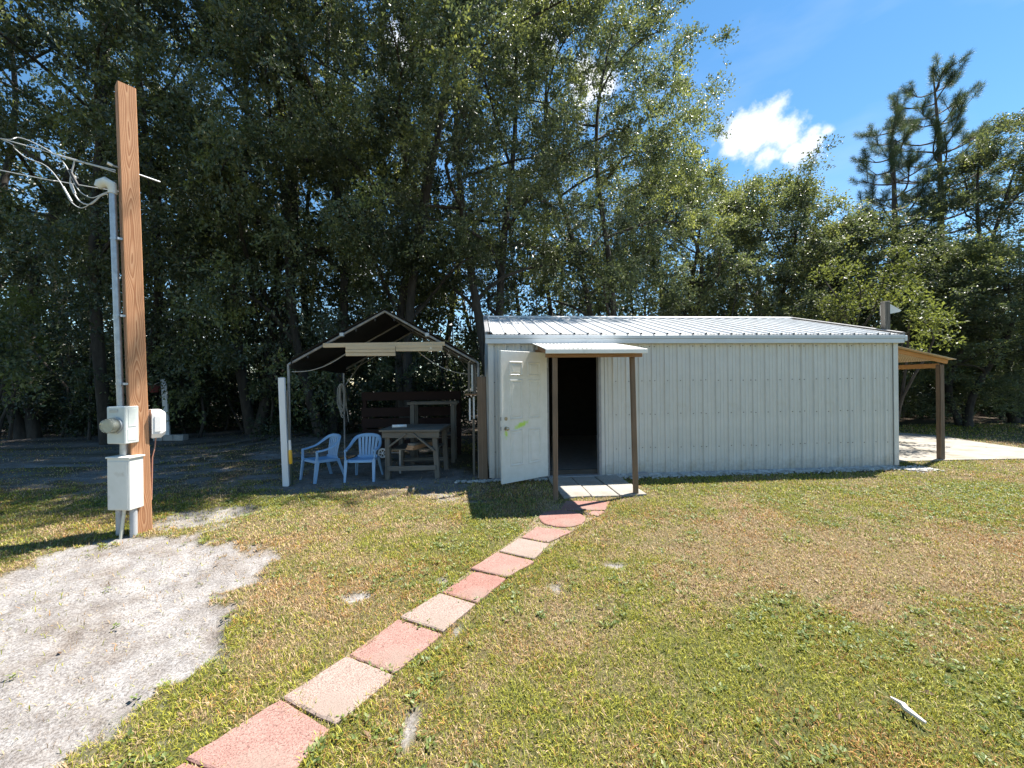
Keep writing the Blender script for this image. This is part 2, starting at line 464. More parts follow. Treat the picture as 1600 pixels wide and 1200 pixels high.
# door: off-white with a lime spray mark
def door_mat():
    m, nt, N, L, b = newmat('off_white_door_paint')
    b.inputs['Roughness'].default_value = .42
    tc = N.new('ShaderNodeTexCoord')
    n = N.new('ShaderNodeTexNoise'); n.inputs['Scale'].default_value = 9; n.inputs['Detail'].default_value = 6
    L.new(tc.outputs['Object'], n.inputs['Vector'])
    r = ramp(N, [(.35, (.66, .65, .60)), (.7, (.73, .72, .68))]); L.new(n.outputs['Fac'], r.inputs['Fac'])
    def blob(cx, cz, sx, sz, rot):
        mp = N.new('ShaderNodeMapping'); mp.vector_type = 'TEXTURE'
        mp.inputs['Location'].default_value = (cx, 0, cz); mp.inputs['Rotation'].default_value = (0, rot, 0)
        mp.inputs['Scale'].default_value = (sx, 1, sz)
        L.new(tc.outputs['Object'], mp.inputs['Vector'])
        mm = N.new('ShaderNodeVectorMath'); mm.operation = 'MULTIPLY'; mm.inputs[1].default_value = (1, 0, 1)
        L.new(mp.outputs[0], mm.inputs[0])
        ln = N.new('ShaderNodeVectorMath'); ln.operation = 'LENGTH'; L.new(mm.outputs[0], ln.inputs[0])
        return ln.outputs['Value']
    def op(o, a, c):
        k = N.new('ShaderNodeMath'); k.operation = o
        for i, v in enumerate((a, c)):
            if isinstance(v, (int, float)): k.inputs[i].default_value = v
            else: L.new(v, k.inputs[i])
        return k.outputs[0]
    d = op('MINIMUM', blob(.37, .91, .17, .05, math.radians(-18)), op('ADD', blob(.08, .78, .05, .10, 0), .25))
    n2 = N.new('ShaderNodeTexNoise'); n2.inputs['Scale'].default_value = 25; n2.inputs['Detail'].default_value = 8
    L.new(tc.outputs['Object'], n2.inputs['Vector'])
    d = op('ADD', d, op('MULTIPLY', op('SUBTRACT', n2.outputs['Fac'], .5), 1.6))
    mr = N.new('ShaderNodeMapRange'); mr.inputs['From Min'].default_value = 1.0; mr.inputs['From Max'].default_value = .35
    L.new(d, mr.inputs['Value'])
    mx = N.new('ShaderNodeMix'); mx.data_type = 'RGBA'
    L.new(mr.outputs[0], mx.inputs['Factor']); L.new(r.outputs[0], mx.inputs['A']); mx.inputs['B'].default_value = (.48, .72, .10, 1)
    L.new(mx.outputs['Result'], b.inputs['Base Color'])
    return m
M['door'] = door_mat()
def paver_mat(name, c1, c2):
    m, nt, N, L, b = newmat(name)
    b.inputs['Roughness'].default_value = .88
    b.inputs['Specular IOR Level'].default_value = .25
    tc = N.new('ShaderNodeTexCoord')
    n = N.new('ShaderNodeTexNoise'); n.inputs['Scale'].default_value = 5; n.inputs['Detail'].default_value = 7; n.inputs['Roughness'].default_value = .7
    L.new(tc.outputs['Object'], n.inputs['Vector'])
    r = ramp(N, [(.3, c1), (.7, c2)]); L.new(n.outputs['Fac'], r.inputs['Fac'])
    v = N.new('ShaderNodeTexNoise'); v.inputs['Scale'].default_value = 170; v.inputs['Detail'].default_value = 3
    L.new(tc.outputs['Object'], v.inputs['Vector'])
    r2 = ramp(N, [(.34, (.45, .42, .40)), (.47, (.95, .95, .95)), (.55, (1, 1, 1)), (.68, (1.45, 1.4, 1.35))]); L.new(v.outputs['Fac'], r2.inputs['Fac'])
    mx = N.new('ShaderNodeMix'); mx.data_type = 'RGBA'; mx.blend_type = 'MULTIPLY'; mx.inputs['Factor'].default_value = 1
    L.new(r.outputs[0], mx.inputs['A']); L.new(r2.outputs[0], mx.inputs['B'])
    n3 = N.new('ShaderNodeTexNoise'); n3.inputs['Scale'].default_value = 2.6; n3.inputs['Detail'].default_value = 9
    L.new(tc.outputs['Object'], n3.inputs['Vector'])
    mr = N.new('ShaderNodeMapRange'); mr.inputs['From Min'].default_value = .50; mr.inputs['From Max'].default_value = .70; mr.inputs['To Max'].default_value = .75
    L.new(n3.outputs['Fac'], mr.inputs['Value'])
    mx2 = N.new('ShaderNodeMix'); mx2.data_type = 'RGBA'
    L.new(mr.outputs[0], mx2.inputs['Factor']); L.new(mx.outputs['Result'], mx2.inputs['A']); mx2.inputs['B'].default_value = (.21, .17, .14, 1)
    L.new(mx2.outputs['Result'], b.inputs['Base Color'])
    bp = N.new('ShaderNodeBump'); bp.inputs['Strength'].default_value = .45; bp.inputs['Distance'].default_value = .004
    L.new(v.outputs['Fac'], bp.inputs['Height']); L.new(bp.outputs[0], b.inputs['Normal'])
    return m
M['pav_red'] = paver_mat('red_paver', (.235, .12, .098), (.305, .165, .14))
M['pav_pink'] = paver_mat('pink_paver', (.25, .14, .118), (.315, .19, .163))
M['pav_pale'] = paver_mat('pale_pink_paver', (.26, .19, .16), (.32, .24, .21))
M['pav_grey'] = paver_mat('grey_doorstep_slab', (.27, .255, .23), (.35, .335, .30))

# ------------------------------------------------------------------ layout of the ground
A = gp(768, 749); B = gp(1401, 729)                    # front corners of the shed
WD = (B - A)[:2]; SHED_L = 7.315
WDIR = WD / np.linalg.norm(WD); WN = np.array([-WDIR[1], WDIR[0]])   # along wall, into the shed
SHED_RZ = math.atan2(WDIR[1], WDIR[0])
SHED_D = 4.88
def wl(s, d, z=0.0):
    p = A[:2] + WDIR * s + WN * d
    return np.array([p[0], p[1], z])
SHED_POLY = [wl(0, 0), wl(SHED_L, 0), wl(SHED_L, SHED_D), wl(0, SHED_D)]
SAND = [gp(*p) for p in ((-260, 985), (0, 898), (60, 868), (130, 852), (190, 845), (240, 836), (330, 838), (398, 852), (415, 880),
        (372, 930), (352, 975), (300, 1060), (262, 1110), (200, 1150), (120, 1200), (20, 1290), (-400, 1500))]
SAND2 = [gp(*p) for p in ((215, 822), (300, 797), (400, 783), (415, 797), (350, 818), (260, 828))]
SAND3 = [gp(*p) for p in ((455, 764), (470, 735), (600, 722), (720, 730), (760, 748), (740, 768), (690, 775), (600, 764))]
DRIVE = [gp(*p) for p in ((1385, 722), (1390, 676), (1470, 681), (1520, 690), (1600, 701), (1760, 714), (1800, 732), (1620, 717), (1500, 719))]
SPOTS = [(gp(555, 930), .10, .07), (gp(640, 1140), .03, .10), (gp(868, 916), .05, .07), (gp(715, 985), .05, .10), (gp(690, 905), .07, .05),
         (gp(740, 782), .35, .05), (gp(960, 880), .12, .05)]
PAVERS = [
    ('pav_pink', [(293, 1187), (438, 1095), (512, 1141), (430, 1240)], 0.0),
    ('pav_red', [(120, 1310), (288, 1190), (425, 1245), (280, 1390)], -.006),
    ('pav_pale', [(443, 1092), (541, 1029), (615, 1058), (524, 1133)], .004),
    ('pav_pink', [(546, 1025), (622, 969), (690, 992), (616, 1053)], 0.0),
    ('pav_pale', [(626, 966), (687, 929), (742, 946), (692, 988)], .005),
    ('pav_red', [(691, 926), (742, 894), (790, 905), (745, 942)], .0),
    ('pav_pink', [(737, 890), (776, 865), (835, 878), (792, 902)], .004),
    ('pav_pale', [(781, 862), (811, 842), (857, 851), (834, 874)], .002),
    ('pav_pink', [(816, 840), (838, 824), (893, 831), (856, 848)], .0),
    ('pav_red', [(877, 797), (884, 783), (952, 783), (944, 797)], -.004),
    ('pav_pink', [(917, 803), (926, 798), (944, 799), (934, 806)], -.006),
]
ROUND_C = gp(878, 810); ROUND_R = .275
TENT = [wl(-3.3, -.05), wl(-.1, .1), wl(-.1, 2.6), wl(-3.3, 2.6)]
STEP0, STEPN, STEPD = .98, 3, .40
STEP = [wl(.9, -.03), wl(2.12, -.03), wl(2.12, -1.18), wl(.9, -1.18)]

def masks(x, y):
    n = fbm(x, y, 1.7, 3); nf = fbm(x, y, 7, 9)
    w = (n - .5) * .55 + (nf - .5) * .50 + (fbm(x, y, 19, 13, 2) - .5) * .22
    sand = sstep(-.07, .13, sdist(SAND, x, y) + w * 1.25)
    sand = np.maximum(sand, .8 * sstep(-.1, .15, sdist(SAND2, x, y) + w))
    sand = np.maximum(sand, .75 * sstep(-.15, .2, sdist(SAND3, x, y) + w * 1.5))
    for c, rx, ry in SPOTS:
        sand = np.maximum(sand, 1 - sstep(.6, 1.4, ell(x, y, c, rx, ry) + w * 2.5))
    # thin shaded lawn on the left, with sandy patches
    left = sstep(-.3, .6, -(x + 1.2) - .0) * sstep(5.3, 6.2, y + (n - .5) * 1.2)
    sand = np.maximum(sand, left * sstep(.50, .66, fbm(x, y * 1.8, .9, 31)) * .85)
    sand = np.maximum(sand, left * sstep(.40, .62, fbm(x, y, 2.6, 35)) * .6)
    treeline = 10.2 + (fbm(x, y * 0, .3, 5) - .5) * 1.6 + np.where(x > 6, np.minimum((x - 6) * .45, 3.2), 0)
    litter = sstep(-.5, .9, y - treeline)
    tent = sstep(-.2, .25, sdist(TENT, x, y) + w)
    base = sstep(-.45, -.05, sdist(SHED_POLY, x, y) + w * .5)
    return dict(sand=sand, left=left, litter=np.maximum(np.maximum(litter, tent * .6), left * .5), tent=tent, base=base)  # tent floor also darkened: shade under the tarp put into the soil colour
def lawn_tone(x, y):            # 0 lush green .. 1 straw, and a rusty tint
    n1 = fbm(x, y, .55, 41, 4); n2 = fbm(x, y, 2.1, 51, 4); n3 = fbm(x, y, 6.5, 61, 3)
    d = .27 + 1.5 * (n1 - .42) + 1.7 * (n2 - .5) + 1.3 * (n3 - .5)
    for px, py, rx, ry, a in ((1230, 885, 2.4, .8, .36), (1010, 880, .7, .6, .28), (1420, 905, 1.2, .5, .25), (1050, 960, .5, .4, .15), (1150, 840, 1.2, .5, .3),
                              (1090, 1090, .5, .4, .2), (700, 870, .5, .5, .2)):
        c = gp(px, py)
        d = d + a * np.exp(-ell(x, y, c, rx, ry) ** 2)
    for px, py, rx, ry, a in ((1540, 790, 1.8, .8, .35), (1300, 762, 2.5, .35, .25), (430, 1010, .9, .6, .35), (600, 810, .9, .6, .25), (1350, 1080, 1.2, .5, .30), (1250, 1040, .6, .3, .2), (800, 1130, .6, .4, .15)):
        c = gp(px, py)
        d = d - a * np.exp(-ell(x, y, c, rx, ry) ** 2)
    rust = 1.6 * (fbm(x, y, 1.3, 71, 4) - .47) + .9 * (fbm(x, y, 6.1, 73, 3) - .5)
    for px, py, rx, ry, a in ((1040, 805, .8, .35, .35), (640, 960, .7, .5, .15), (1130, 1130, .5, .3, .25), (930, 850, .4, .4, .2)):
        c = gp(px, py)
        rust = rust + a * np.exp(-ell(x, y, c, rx, ry) ** 2)
    d = d + .45 * sstep(-.3, .6, -(x + 1.2)) * sstep(5.3, 6.4, y)
    return np.clip(d, 0, 1), np.clip(rust, 0, 1)
def H(x, y, m=None):
    x = np.asarray(x, float); y = np.asarray(y, float)
    if m is None: m = masks(x, y)
    near = (np.abs(x) < 14) & (y < 13) & (y > -3)
    h = -.014 * fbm(x, y, 1.1, 81, 3) - .006 * fbm(x, y, 6, 83, 2)
    h = h - m['sand'] * (.050 * np.abs(fbm(x, y, 4.6, 85, 4) - .5) * 2 + .020 * fbm(x, y, 2.0, 87, 2))
    return np.where(near, h, -.01)

# ------------------------------------------------------------------ ground sheet
def ground_mat():
    m, nt, N, L, b = newmat('lawn_soil_and_sand')
    b.inputs['Roughness'].default_value = .95
    b.inputs['Specular IOR Level'].default_value = .15
    tc = N.new('ShaderNodeTexCoord')
    def noise(sc, det=6, ro=.6):
        n = N.new('ShaderNodeTexNoise'); n.inputs['Scale'].default_value = sc; n.inputs['Detail'].default_value = det; n.inputs['Roughness'].default_value = ro
        L.new(tc.outputs['Object'], n.inputs['Vector']); return n.outputs['Fac']
    def attr(nm):
        a = N.new('ShaderNodeAttribute'); a.attribute_name = nm; return a.outputs['Fac']
    def mix(f, a, c, typ='MIX'):
        x = N.new('ShaderNodeMix'); x.data_type = 'RGBA'; x.blend_type = typ
        if isinstance(f, (int, float)): x.inputs['Factor'].default_value = f
        else: L.new(f, x.inputs['Factor'])
        for k, v in (('A', a), ('B', c)):
            if isinstance(v, tuple): x.inputs[k].default_value = (*v, 1)
            else: L.new(v, x.inputs[k])
        return x.outputs['Result']
    # thatch between the blades
    r1 = ramp(N, [(.25, (.05, .038, .022)), (.5, (.14, .11, .062)), (.75, (.28, .22, .14))]); L.new(noise(38, 8, .7), r1.inputs['Fac'])
    r1b = ramp(N, [(.3, (.035, .042, .014)), (.7, (.13, .13, .05))]); L.new(noise(30, 8, .7), r1b.inputs['Fac'])
    lawn = mix(attr('dry'), r1b.outputs[0], r1.outputs[0])
    # grey-white sand
    r2 = ramp(N, [(.28, (.205, .187, .178)), (.5, (.305, .288, .278)), (.75, (.385, .37, .362))]); L.new(noise(9, 9, .7), r2.inputs['Fac'])
    r2b = ramp(N, [(.38, (.55, .52, .5)), (.55, (1, 1, 1)), (.7, (1.12, 1.12, 1.12))]); L.new(noise(75, 6, .65), r2b.inputs['Fac'])
    sandc = mix(1.0, r2.outputs[0], r2b.outputs[0], 'MULTIPLY')
    r2c = ramp(N, [(.35, (.74, .68, .62)), (.52, (1, 1, 1)), (.68, (1.18, 1.18, 1.18))]); L.new(noise(2.2, 7, .65), r2c.inputs['Fac'])
    sandc = mix(1.0, sandc, r2c.outputs[0], 'MULTIPLY')
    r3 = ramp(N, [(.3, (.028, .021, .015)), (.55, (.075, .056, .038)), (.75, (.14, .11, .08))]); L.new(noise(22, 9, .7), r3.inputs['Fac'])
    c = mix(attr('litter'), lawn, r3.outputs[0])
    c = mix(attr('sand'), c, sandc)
    L.new(c, b.inputs['Base Color'])
    bp = N.new('ShaderNodeBump'); bp.inputs['Strength'].default_value = .7; bp.inputs['Distance'].default_value = .02
    a = N.new('ShaderNodeMath'); a.operation = 'ADD'; L.new(noise(26, 8, .65), a.inputs[0]); L.new(noise(90, 5, .6), a.inputs[1])
    L.new(a.outputs[0], bp.inputs['Height']); L.new(bp.outputs[0], b.inputs['Normal'])
    return m
def axis(lo, hi, step, outs_lo, outs_hi):
    return np.concatenate([outs_lo, np.arange(lo, hi, step), outs_hi])
gx = axis(-8, 11, .06, [-1500, -500, -200, -80, -40, -24, -17, -14, -12, -10.5, -9.2, -8.5], [11.3, 12, 13, 14.5, 17, 22, 30, 50, 100, 300, 1500])
gy = axis(.5, 9.5, .05, [-1500, -400, -100, -30, -10, -5, -2, -.5], [9.6, 9.8, 10.1, 10.5, 11, 11.6, 12.3, 13, 14, 15, 17, 20, 26, 40, 80, 200, 600, 1500])
GX, GY = np.meshgrid(gx, gy)
x_ = GX.ravel(); y_ = GY.ravel()
mk = masks(x_, y_)
dry_, rust_ = lawn_tone(x_, y_)
gz = H(x_, y_, mk)
nx, ny = len(gx), len(gy)
ii = (np.arange(ny - 1)[:, None] * nx + np.arange(nx - 1)[None, :]).ravel()
quads = np.stack([ii, ii + 1, ii + nx + 1, ii + nx], 1)
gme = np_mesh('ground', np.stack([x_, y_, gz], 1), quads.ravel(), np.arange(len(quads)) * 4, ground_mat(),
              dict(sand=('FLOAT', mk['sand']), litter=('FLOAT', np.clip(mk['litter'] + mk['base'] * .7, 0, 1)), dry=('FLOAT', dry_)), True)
link('ground', gme, kind='structure')

# driveway and path
d = MB().prism(DRIVE[::1], -.05, .012)
link('driveway', d.build('tmp', M['concrete']).data, kind='structure'); bpy.data.objects.remove(bpy.data.objects['tmp'])

pr = random.Random(5)
bed = MB().prism([gp(*p) for p in ((120, 1330), (290, 1180), (436, 1088), (686, 925), (815, 833), (860, 783), (950, 782), (940, 800), (890, 832), (735, 945), (510, 1140), (300, 1390))], -.06, -.008)
path = bed.build('path', mat('sandy_path_bed', (.11, .085, .055), (.26, .21, .15), 20, .95, 0, .5, 50))
path['kind'] = 'structure'
def paver_mesh(pts, top, bev=.008):
    pts = [np.array(p[:2]) for p in pts]
    c = sum(pts) / len(pts)
    area = sum(pts[i][0] * pts[(i + 1) % len(pts)][1] - pts[(i + 1) % len(pts)][0] * pts[i][1] for i in range(len(pts)))
    if area < 0: pts = pts[::-1]
    n = len(pts)
    # densify and chip the edge
    P = []
    for i in range(n):
        a, b2 = pts[i], pts[(i + 1) % n]
        k = 7 if n < 8 else 1
        for j in range(k):
            q = a + (b2 - a) * j / k
            jit = .003 if j else .007
            q = c + (q - c) * (1 - abs(pr.gauss(0, jit)) / (np.linalg.norm(q - c)))
            P.append(q)
    n = len(P)
    tx, ty = pr.uniform(-.012, .012), pr.uniform(-.012, .012)
    def zt(q): return top + (q - c)[0] * tx + (q - c)[1] * ty
    inner = [c + (q - c) * (1 - bev / np.linalg.norm(q - c) * pr.uniform(.8, 1.6)) for q in P]
    b = MB()
    vs = [(q[0] - c[0], q[1] - c[1], -.04) for q in P] + [(q[0] - c[0], q[1] - c[1], zt(q) - bev * .7) for q in P] + [(q[0] - c[0], q[1] - c[1], zt(q)) for q in inner]
    fs = []
    for i in range(n):
        j = (i + 1) % n
        fs.append((i, j, n + j, n + i)); fs.append((n + i, n + j, 2 * n + j, 2 * n + i))
    fs.append(tuple(2 * n + i for i in range(n)))
    b.add(vs, fs)
    return b, c
for mt, px, dz in PAVERS:
    q4 = [gp(*p) for p in px]; qc = sum(q4) / 4
    b, c = paver_mesh([qc + (p - qc) * 1.04 for p in q4], .009 + dz)
    o = b.build('paver', M[mt], path); o.location = (c[0], c[1], 0)
b, c = paver_mesh([ROUND_C[:2] + ROUND_R * np.array([math.cos(t), math.sin(t)]) for t in np.linspace(0, 2 * PI, 40, endpoint=False)], .009)
o = b.build('paver', M['pav_red'], path); o.location = (c[0], c[1], 0)
for i in range(3):
    for j in range(2):
        s0 = .93 + i * .395 + (j * .02); d0 = -.035 - j * .575
        b, c = paver_mesh([wl(s0, d0), wl(s0 + .385, d0), wl(s0 + .385, d0 - .565), wl(s0, d0 - .565)], .022 + pr.uniform(-.004, .004))
        o = b.build('paver', M['pav_grey'], path); o.location = (c[0], c[1], 0)

# ------------------------------------------------------------------ the metal shed
EAVE, RIDGE = 2.40, 3.08
shed = thing('metal_shed', 'long low white ribbed metal shed with open doorway', 'shed', (A[0], A[1], 0), SHED_RZ)
def profile(width, pitch=.22857, hgt=.027, x0=0.0):
    P = []
    n = int(round(width / pitch))
    for k in range(n):
        b0 = x0 + k * pitch
        P += [(b0, 0), (b0 + .012, hgt), (b0 + .034, hgt), (b0 + .046, 0)]
        for q in (.095, .155):
            P += [(b0 + q, 0), (b0 + q + .006, .009), (b0 + q + .020, .009), (b0 + q + .026, 0)]
    P.append((x0 + n * pitch, 0))
    return P
def wall_panel(width, z0, z1, x0=0.0):
    b = MB(); P = profile(width, x0=x0)
    n = len(P)
    vs = [(x, -h, z) for z in (z0, z1) for x, h in P]
    fs = [(i, i + 1, n + i + 1, n + i) for i in range(n - 1)]
    vs += [(P[0][0], .004, z0), (P[-1][0], .004, z0), (P[-1][0], .004, z1), (P[0][0], .004, z1)]
    q = 2 * n
    fs += [(q, q + 3, q + 2, q + 1)]
    return b.add(vs, fs)
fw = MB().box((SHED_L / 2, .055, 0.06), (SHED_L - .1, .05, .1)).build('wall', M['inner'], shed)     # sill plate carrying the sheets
fw['label'] = 'front wall of white ribbed steel sheets'
full = wall_panel(.9143, .02, EAVE - .08).build('panel', M['wall'], fw)
full.location = (0, 0, 0)
for k in range(1, 8):
    if k == 1:
        o = wall_panel(.9143, 2.10, EAVE - .08).build('panel', M['wall'], fw)
        o.location = (k * .9144, 0, 0)
    else:
        o = full.copy(); COL.objects.link(o); o.location = (k * .9144, (k % 2) * .0015, 0)
# dark boards added to keep the interior dark, door opening left free
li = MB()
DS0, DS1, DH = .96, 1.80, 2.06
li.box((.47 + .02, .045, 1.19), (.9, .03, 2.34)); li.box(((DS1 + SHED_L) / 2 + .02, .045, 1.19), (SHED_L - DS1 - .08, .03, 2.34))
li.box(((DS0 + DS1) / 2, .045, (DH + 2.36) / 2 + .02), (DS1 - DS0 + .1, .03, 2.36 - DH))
li.build('added_dark_lining', M['inner'], shed)
MB().box((SHED_L / 2, SHED_D - .04, 1.19), (SHED_L - .1, .03, 2.34)).build('added_rear_lining', M['inner'], shed)  # added dark sheet so the rear of the room stays black
def gable(x, sgn):
    b = MB()
    # vertical ribbed sheets, top cut along the roof slope
    P = profile(4.8, x0=.02)
    def zt(y): return EAVE - .06 + (RIDGE - EAVE) * (1 - abs(y - SHED_D / 2) / (SHED_D / 2))
    vs = [(x + sgn * h, y, .02) for y, h in P] + [(x + sgn * h, y, zt(y)) for y, h in P]
    n = len(P)
    b.add(vs, [(i, i + 1, n + i + 1, n + i) for i in range(n - 1)])
    xi = x - sgn * .03
    b.add([(xi, .03, .0), (xi, SHED_D - .03, .0), (xi, SHED_D - .03, EAVE - .1), (xi, SHED_D / 2, RIDGE - .1), (xi, .03, EAVE - .1)], [(0, 1, 2, 3, 4)])
    return b
for x, s_ in ((0.0, -1), (SHED_L, 1)):
    gable(x, s_).build('gable_wall', M['wall'], shed)
bw = wall_panel(7.3143, .02, EAVE - .08).build('rear_wall', M['wall'], shed)
bw.rotation_euler = (0, 0, PI); bw.location = (SHED_L, SHED_D, 0)
MB().box((SHED_L / 2, SHED_D / 2, -.01), (SHED_L - .1, SHED_D - .1, .06)).build('floor_slab', M['cblock'], shed)
# roof: eight ribbed sheets a side
OV = .10
slope = math.atan2(RIDGE - EAVE, SHED_D / 2)
run = (SHED_D / 2 + OV) / math.cos(slope)
def roof_panel():
    b = MB(); P = profile(.9143)
    n = len(P)
    vs = [(x, y, h) for y in (0, run) for x, h in P]
    fs = [(i, i + 1, n + i + 1, n + i) for i in range(n - 1)]
    vs += [(0, 0, -.004), (.9143, 0, -.004), (.9143, run, -.004), (0, run, -.004)]
    q = 2 * n
    fs.append((q, q + 3, q + 2, q + 1))
    return b.add(vs, fs)
roof = MB().beam((.05, SHED_D / 2, RIDGE - .14), (SHED_L - .05, SHED_D / 2, RIDGE - .14), .04, .14).build('roof', M['inner'], shed)
rp = None
zb = EAVE - OV * math.tan(slope)
for k in range(8):
    for side in (0, 1):
        if rp is None:
            rp = roof_panel().build('panel', M['roof'], roof); o = rp
        else:
            o = rp.copy(); COL.objects.link(o)
        lift = .001 * (k % 2)
        if side == 0:
            o.location = (k * .9144, -OV, zb + .012 + lift); o.rotation_euler = (slope, 0, 0)
        else:
            o.location = ((k + 1) * .9144, SHED_D + OV, zb + .012 + lift); o.rotation_euler = (slope, 0, PI)
# ridge cap
rc = MB()
ts = math.tan(slope)
for sgn in (-1, 1):
    rc.add([(-.06, SHED_D / 2, RIDGE + .058), (SHED_L + .06, SHED_D / 2, RIDGE + .058), (SHED_L + .06, SHED_D / 2 + sgn * .17, RIDGE + .052 - .17 * ts), (-.06, SHED_D / 2 + sgn * .17, RIDGE + .052 - .17 * ts),
            (-.06, SHED_D / 2 + sgn * .17, RIDGE + .036 - .17 * ts), (SHED_L + .06, SHED_D / 2 + sgn * .17, RIDGE + .036 - .17 * ts)],
           [(0, 1, 2, 3), (3, 2, 5, 4)])
rc.build('ridge_cap', M['roof'], roof)
# eave trim in two bands, rake and corner trims
ft = MB()
ft.box((SHED_L / 2, -OV - .006, zb - .030), (SHED_L + .16, .022, .060), bev=.004)
ft.box((SHED_L / 2, -OV + .004, zb - .102), (SHED_L + .155, .020, .080), bev=.004)
ft.box((SHED_L / 2, -OV / 2, zb - .139), (SHED_L + .1, .085, .006))
ft.build('eave_trim', M['trim'], shed)
for x in (-.075, SHED_L + .075):
    rk = MB()
    for sgn, y0 in ((1, -OV), (-1, SHED_D + OV)):
        p0 = Vector((x, y0, zb + .035)); p1 = Vector((x, SHED_D / 2, RIDGE + .045))
        rk.beam(p0 - Vector((0, 0, .055)), p1 - Vector((0, 0, .055)), .012, .13)
        rk.beam(p0 + Vector((math.copysign(.03, -x + .5), 0, .012)), p1 + Vector((math.copysign(.03, -x + .5), 0, .012)), .075, .008)
    rk.build('rake_trim', M['darktrim'], shed)  # shade along the roof edge is put into this dark colour
for x in (-.026, SHED_L + .026):
    ct = MB()
    ct.box((x, .03, 1.17), (.014, .115, 2.28)); ct.box((x + math.copysign(.038, -x + .5), -.026, 1.17), (.088, .010, 2.28))
    ct.build('corner_trim', M['wall'], shed)
MB().box((SHED_L + .10, -OV + .02, zb - .06), (.05, .08, .10), bev=.01).build('gutter_end', M['trim'], shed)
MB().box((SHED_L / 2, -.006, .012), (SHED_L, .05, .02)).build('base_trim', M['darktrim'], shed)
# screws
scb = MB()
for k in range(33):
    xs = [k * .22857 + .066]
    if k % 4 == 0 and k > 0: xs.append(k * .22857 - .022)
    for x in xs:
        if .86 < x < 1.86 or x > SHED_L: continue
        for z in (.455, 1.03, 1.60, 2.19):
            zz = z + pr.uniform(-.008, .008)
            scb.cyl((x, 0, zz), (x, -.007, zz), .0085, 7); scb.cyl((x, -.006, zz), (x, -.013, zz), .0055, 6)
scb.build('screws', M['screw'], fw, kind='stuff')
# doorway
fr = MB()
fr.box((DS0 - .022, -.012, DH / 2 + .02), (.045, .12, DH), bev=.004); fr.box((DS1 + .022, -.012, DH / 2 + .02), (.045, .12, DH), bev=.004)
fr.box(((DS0 + DS1) / 2, -.012, DH + .042), (DS1 - DS0 + .09, .12, .044), bev=.004)
fr.build('door_frame', M['darktrim'], shed)
tr = MB()
tr.box((DS1 + .075, -.030, 1.07), (.055, .02, 2.1)); tr.box((DS0 - .070, -.030, 1.07), (.05, .02, 2.1))
tr.build('door_trim', M['wall'], shed)
MB().box(((DS0 + DS1) / 2, -.02, .022), (DS1 - DS0, .14, .024), bev=.004).build('threshold', M['darktrim'], shed)
# the door, swung out: local x from free edge (0) to hinge
hinge = wl(DS0 - .03, -.085); free = gp(785.5, 762)
DW = .90
ang = math.atan2(hinge[1] - free[1], hinge[0] - free[0]) - SHED_RZ
ddir = np.array([math.cos(ang), math.sin(ang)])
hl = np.array([DS0 - .03, -.085])
dl = hl - ddir * DW
b = MB().box((DW / 2, .022, 1.045), (DW, .044, 2.03), bev=.003)
door = b.build('door', M['door'], shed)
door.location = (dl[0], dl[1], .02); door.rotation_euler = (0, 0, ang)
door['label'] = 'white six panel door with a lime green spray mark'
def mould(x0, x1, z0, z1):
    m = MB()
    w = .024
    # raised picture-frame moulding with sloping sides, and a raised field
    def ring(o0, h0, o1, h1):
        a = [(x0 + o0, -h0, z0 + o0), (x1 - o0, -h0, z0 + o0), (x1 - o0, -h0, z1 - o0), (x0 + o0, -h0, z1 - o0)]
        c = [(x0 + o1, -h1, z0 + o1), (x1 - o1, -h1, z0 + o1), (x1 - o1, -h1, z1 - o1), (x0 + o1, -h1, z1 - o1)]
        m.add(a + c, [(i, (i + 1) % 4, 4 + (i + 1) % 4, 4 + i) for i in range(4)])
    ring(0, 0, .006, .010); ring(.006, .010, .016, .011); ring(.016, .011, .026, .0006)
    ring(.026, .0006, .040, .0006); ring(.040, .0006, .054, .008)
    o1 = .054
    m.add([(x0 + o1, -.008, z0 + o1), (x1 - o1, -.008, z0 + o1), (x1 - o1, -.008, z1 - o1), (x0 + o1, -.008, z1 - o1)], [(0, 1, 2, 3)])
    return m
for x0, x1 in ((.15, .40), (.50, .75)):
    for z0, z1 in ((.28, .84), (1.00, 1.62), (1.68, 1.90)):
        mould(x0, x1, z0, z1).build('panel', M['door'], door)
kn = MB(); kn.cyl((.075, 0, .87), (.075, -.012, .87), .032, 20); kn.cyl((.075, -.01, .87), (.075, -.035, .87), .012, 14)
kn.tube([(.075, -.03, .87), (.075, -.04, .87), (.075, -.055, .87), (.075, -.064, .87)], [.014, .026, .027, .015], 18)
kn.build('knob', M['brass'], door, True)
db = MB(); db.cyl((.075, 0, 1.02), (.075, -.012, 1.02), .028, 20); db.box((.075, -.02, 1.02), (.008, .016, .03))
db.build('deadbolt', M['brass'], door, True)
for z in (.87, 1.02): MB().box((-.001, .022, z), (.004, .024, .055)).build('latch_plate', M['darktrim'], door)
for z in (.2, 1.02, 1.85):
    MB().cyl((DW + .006, .0, z - .045), (DW + .006, .0, z + .045), .007, 10).build('hinge', M['galv'], door)
MB().beam((.9, .55, 2.15), (2.4, .55, 2.15), .09, .05).build('ceiling_joist', M['pale_wood'], shed)
MB().box((1.3, .75, 2.12), (.34, .10, .045), bev=.01).build('ceiling_lamp', M['white_sheet'], shed)
MB().box((4.6, 1.6, .6), (1.2, .5, 1.1), bev=.01).build('work_cabinet', M['inner'], shed)

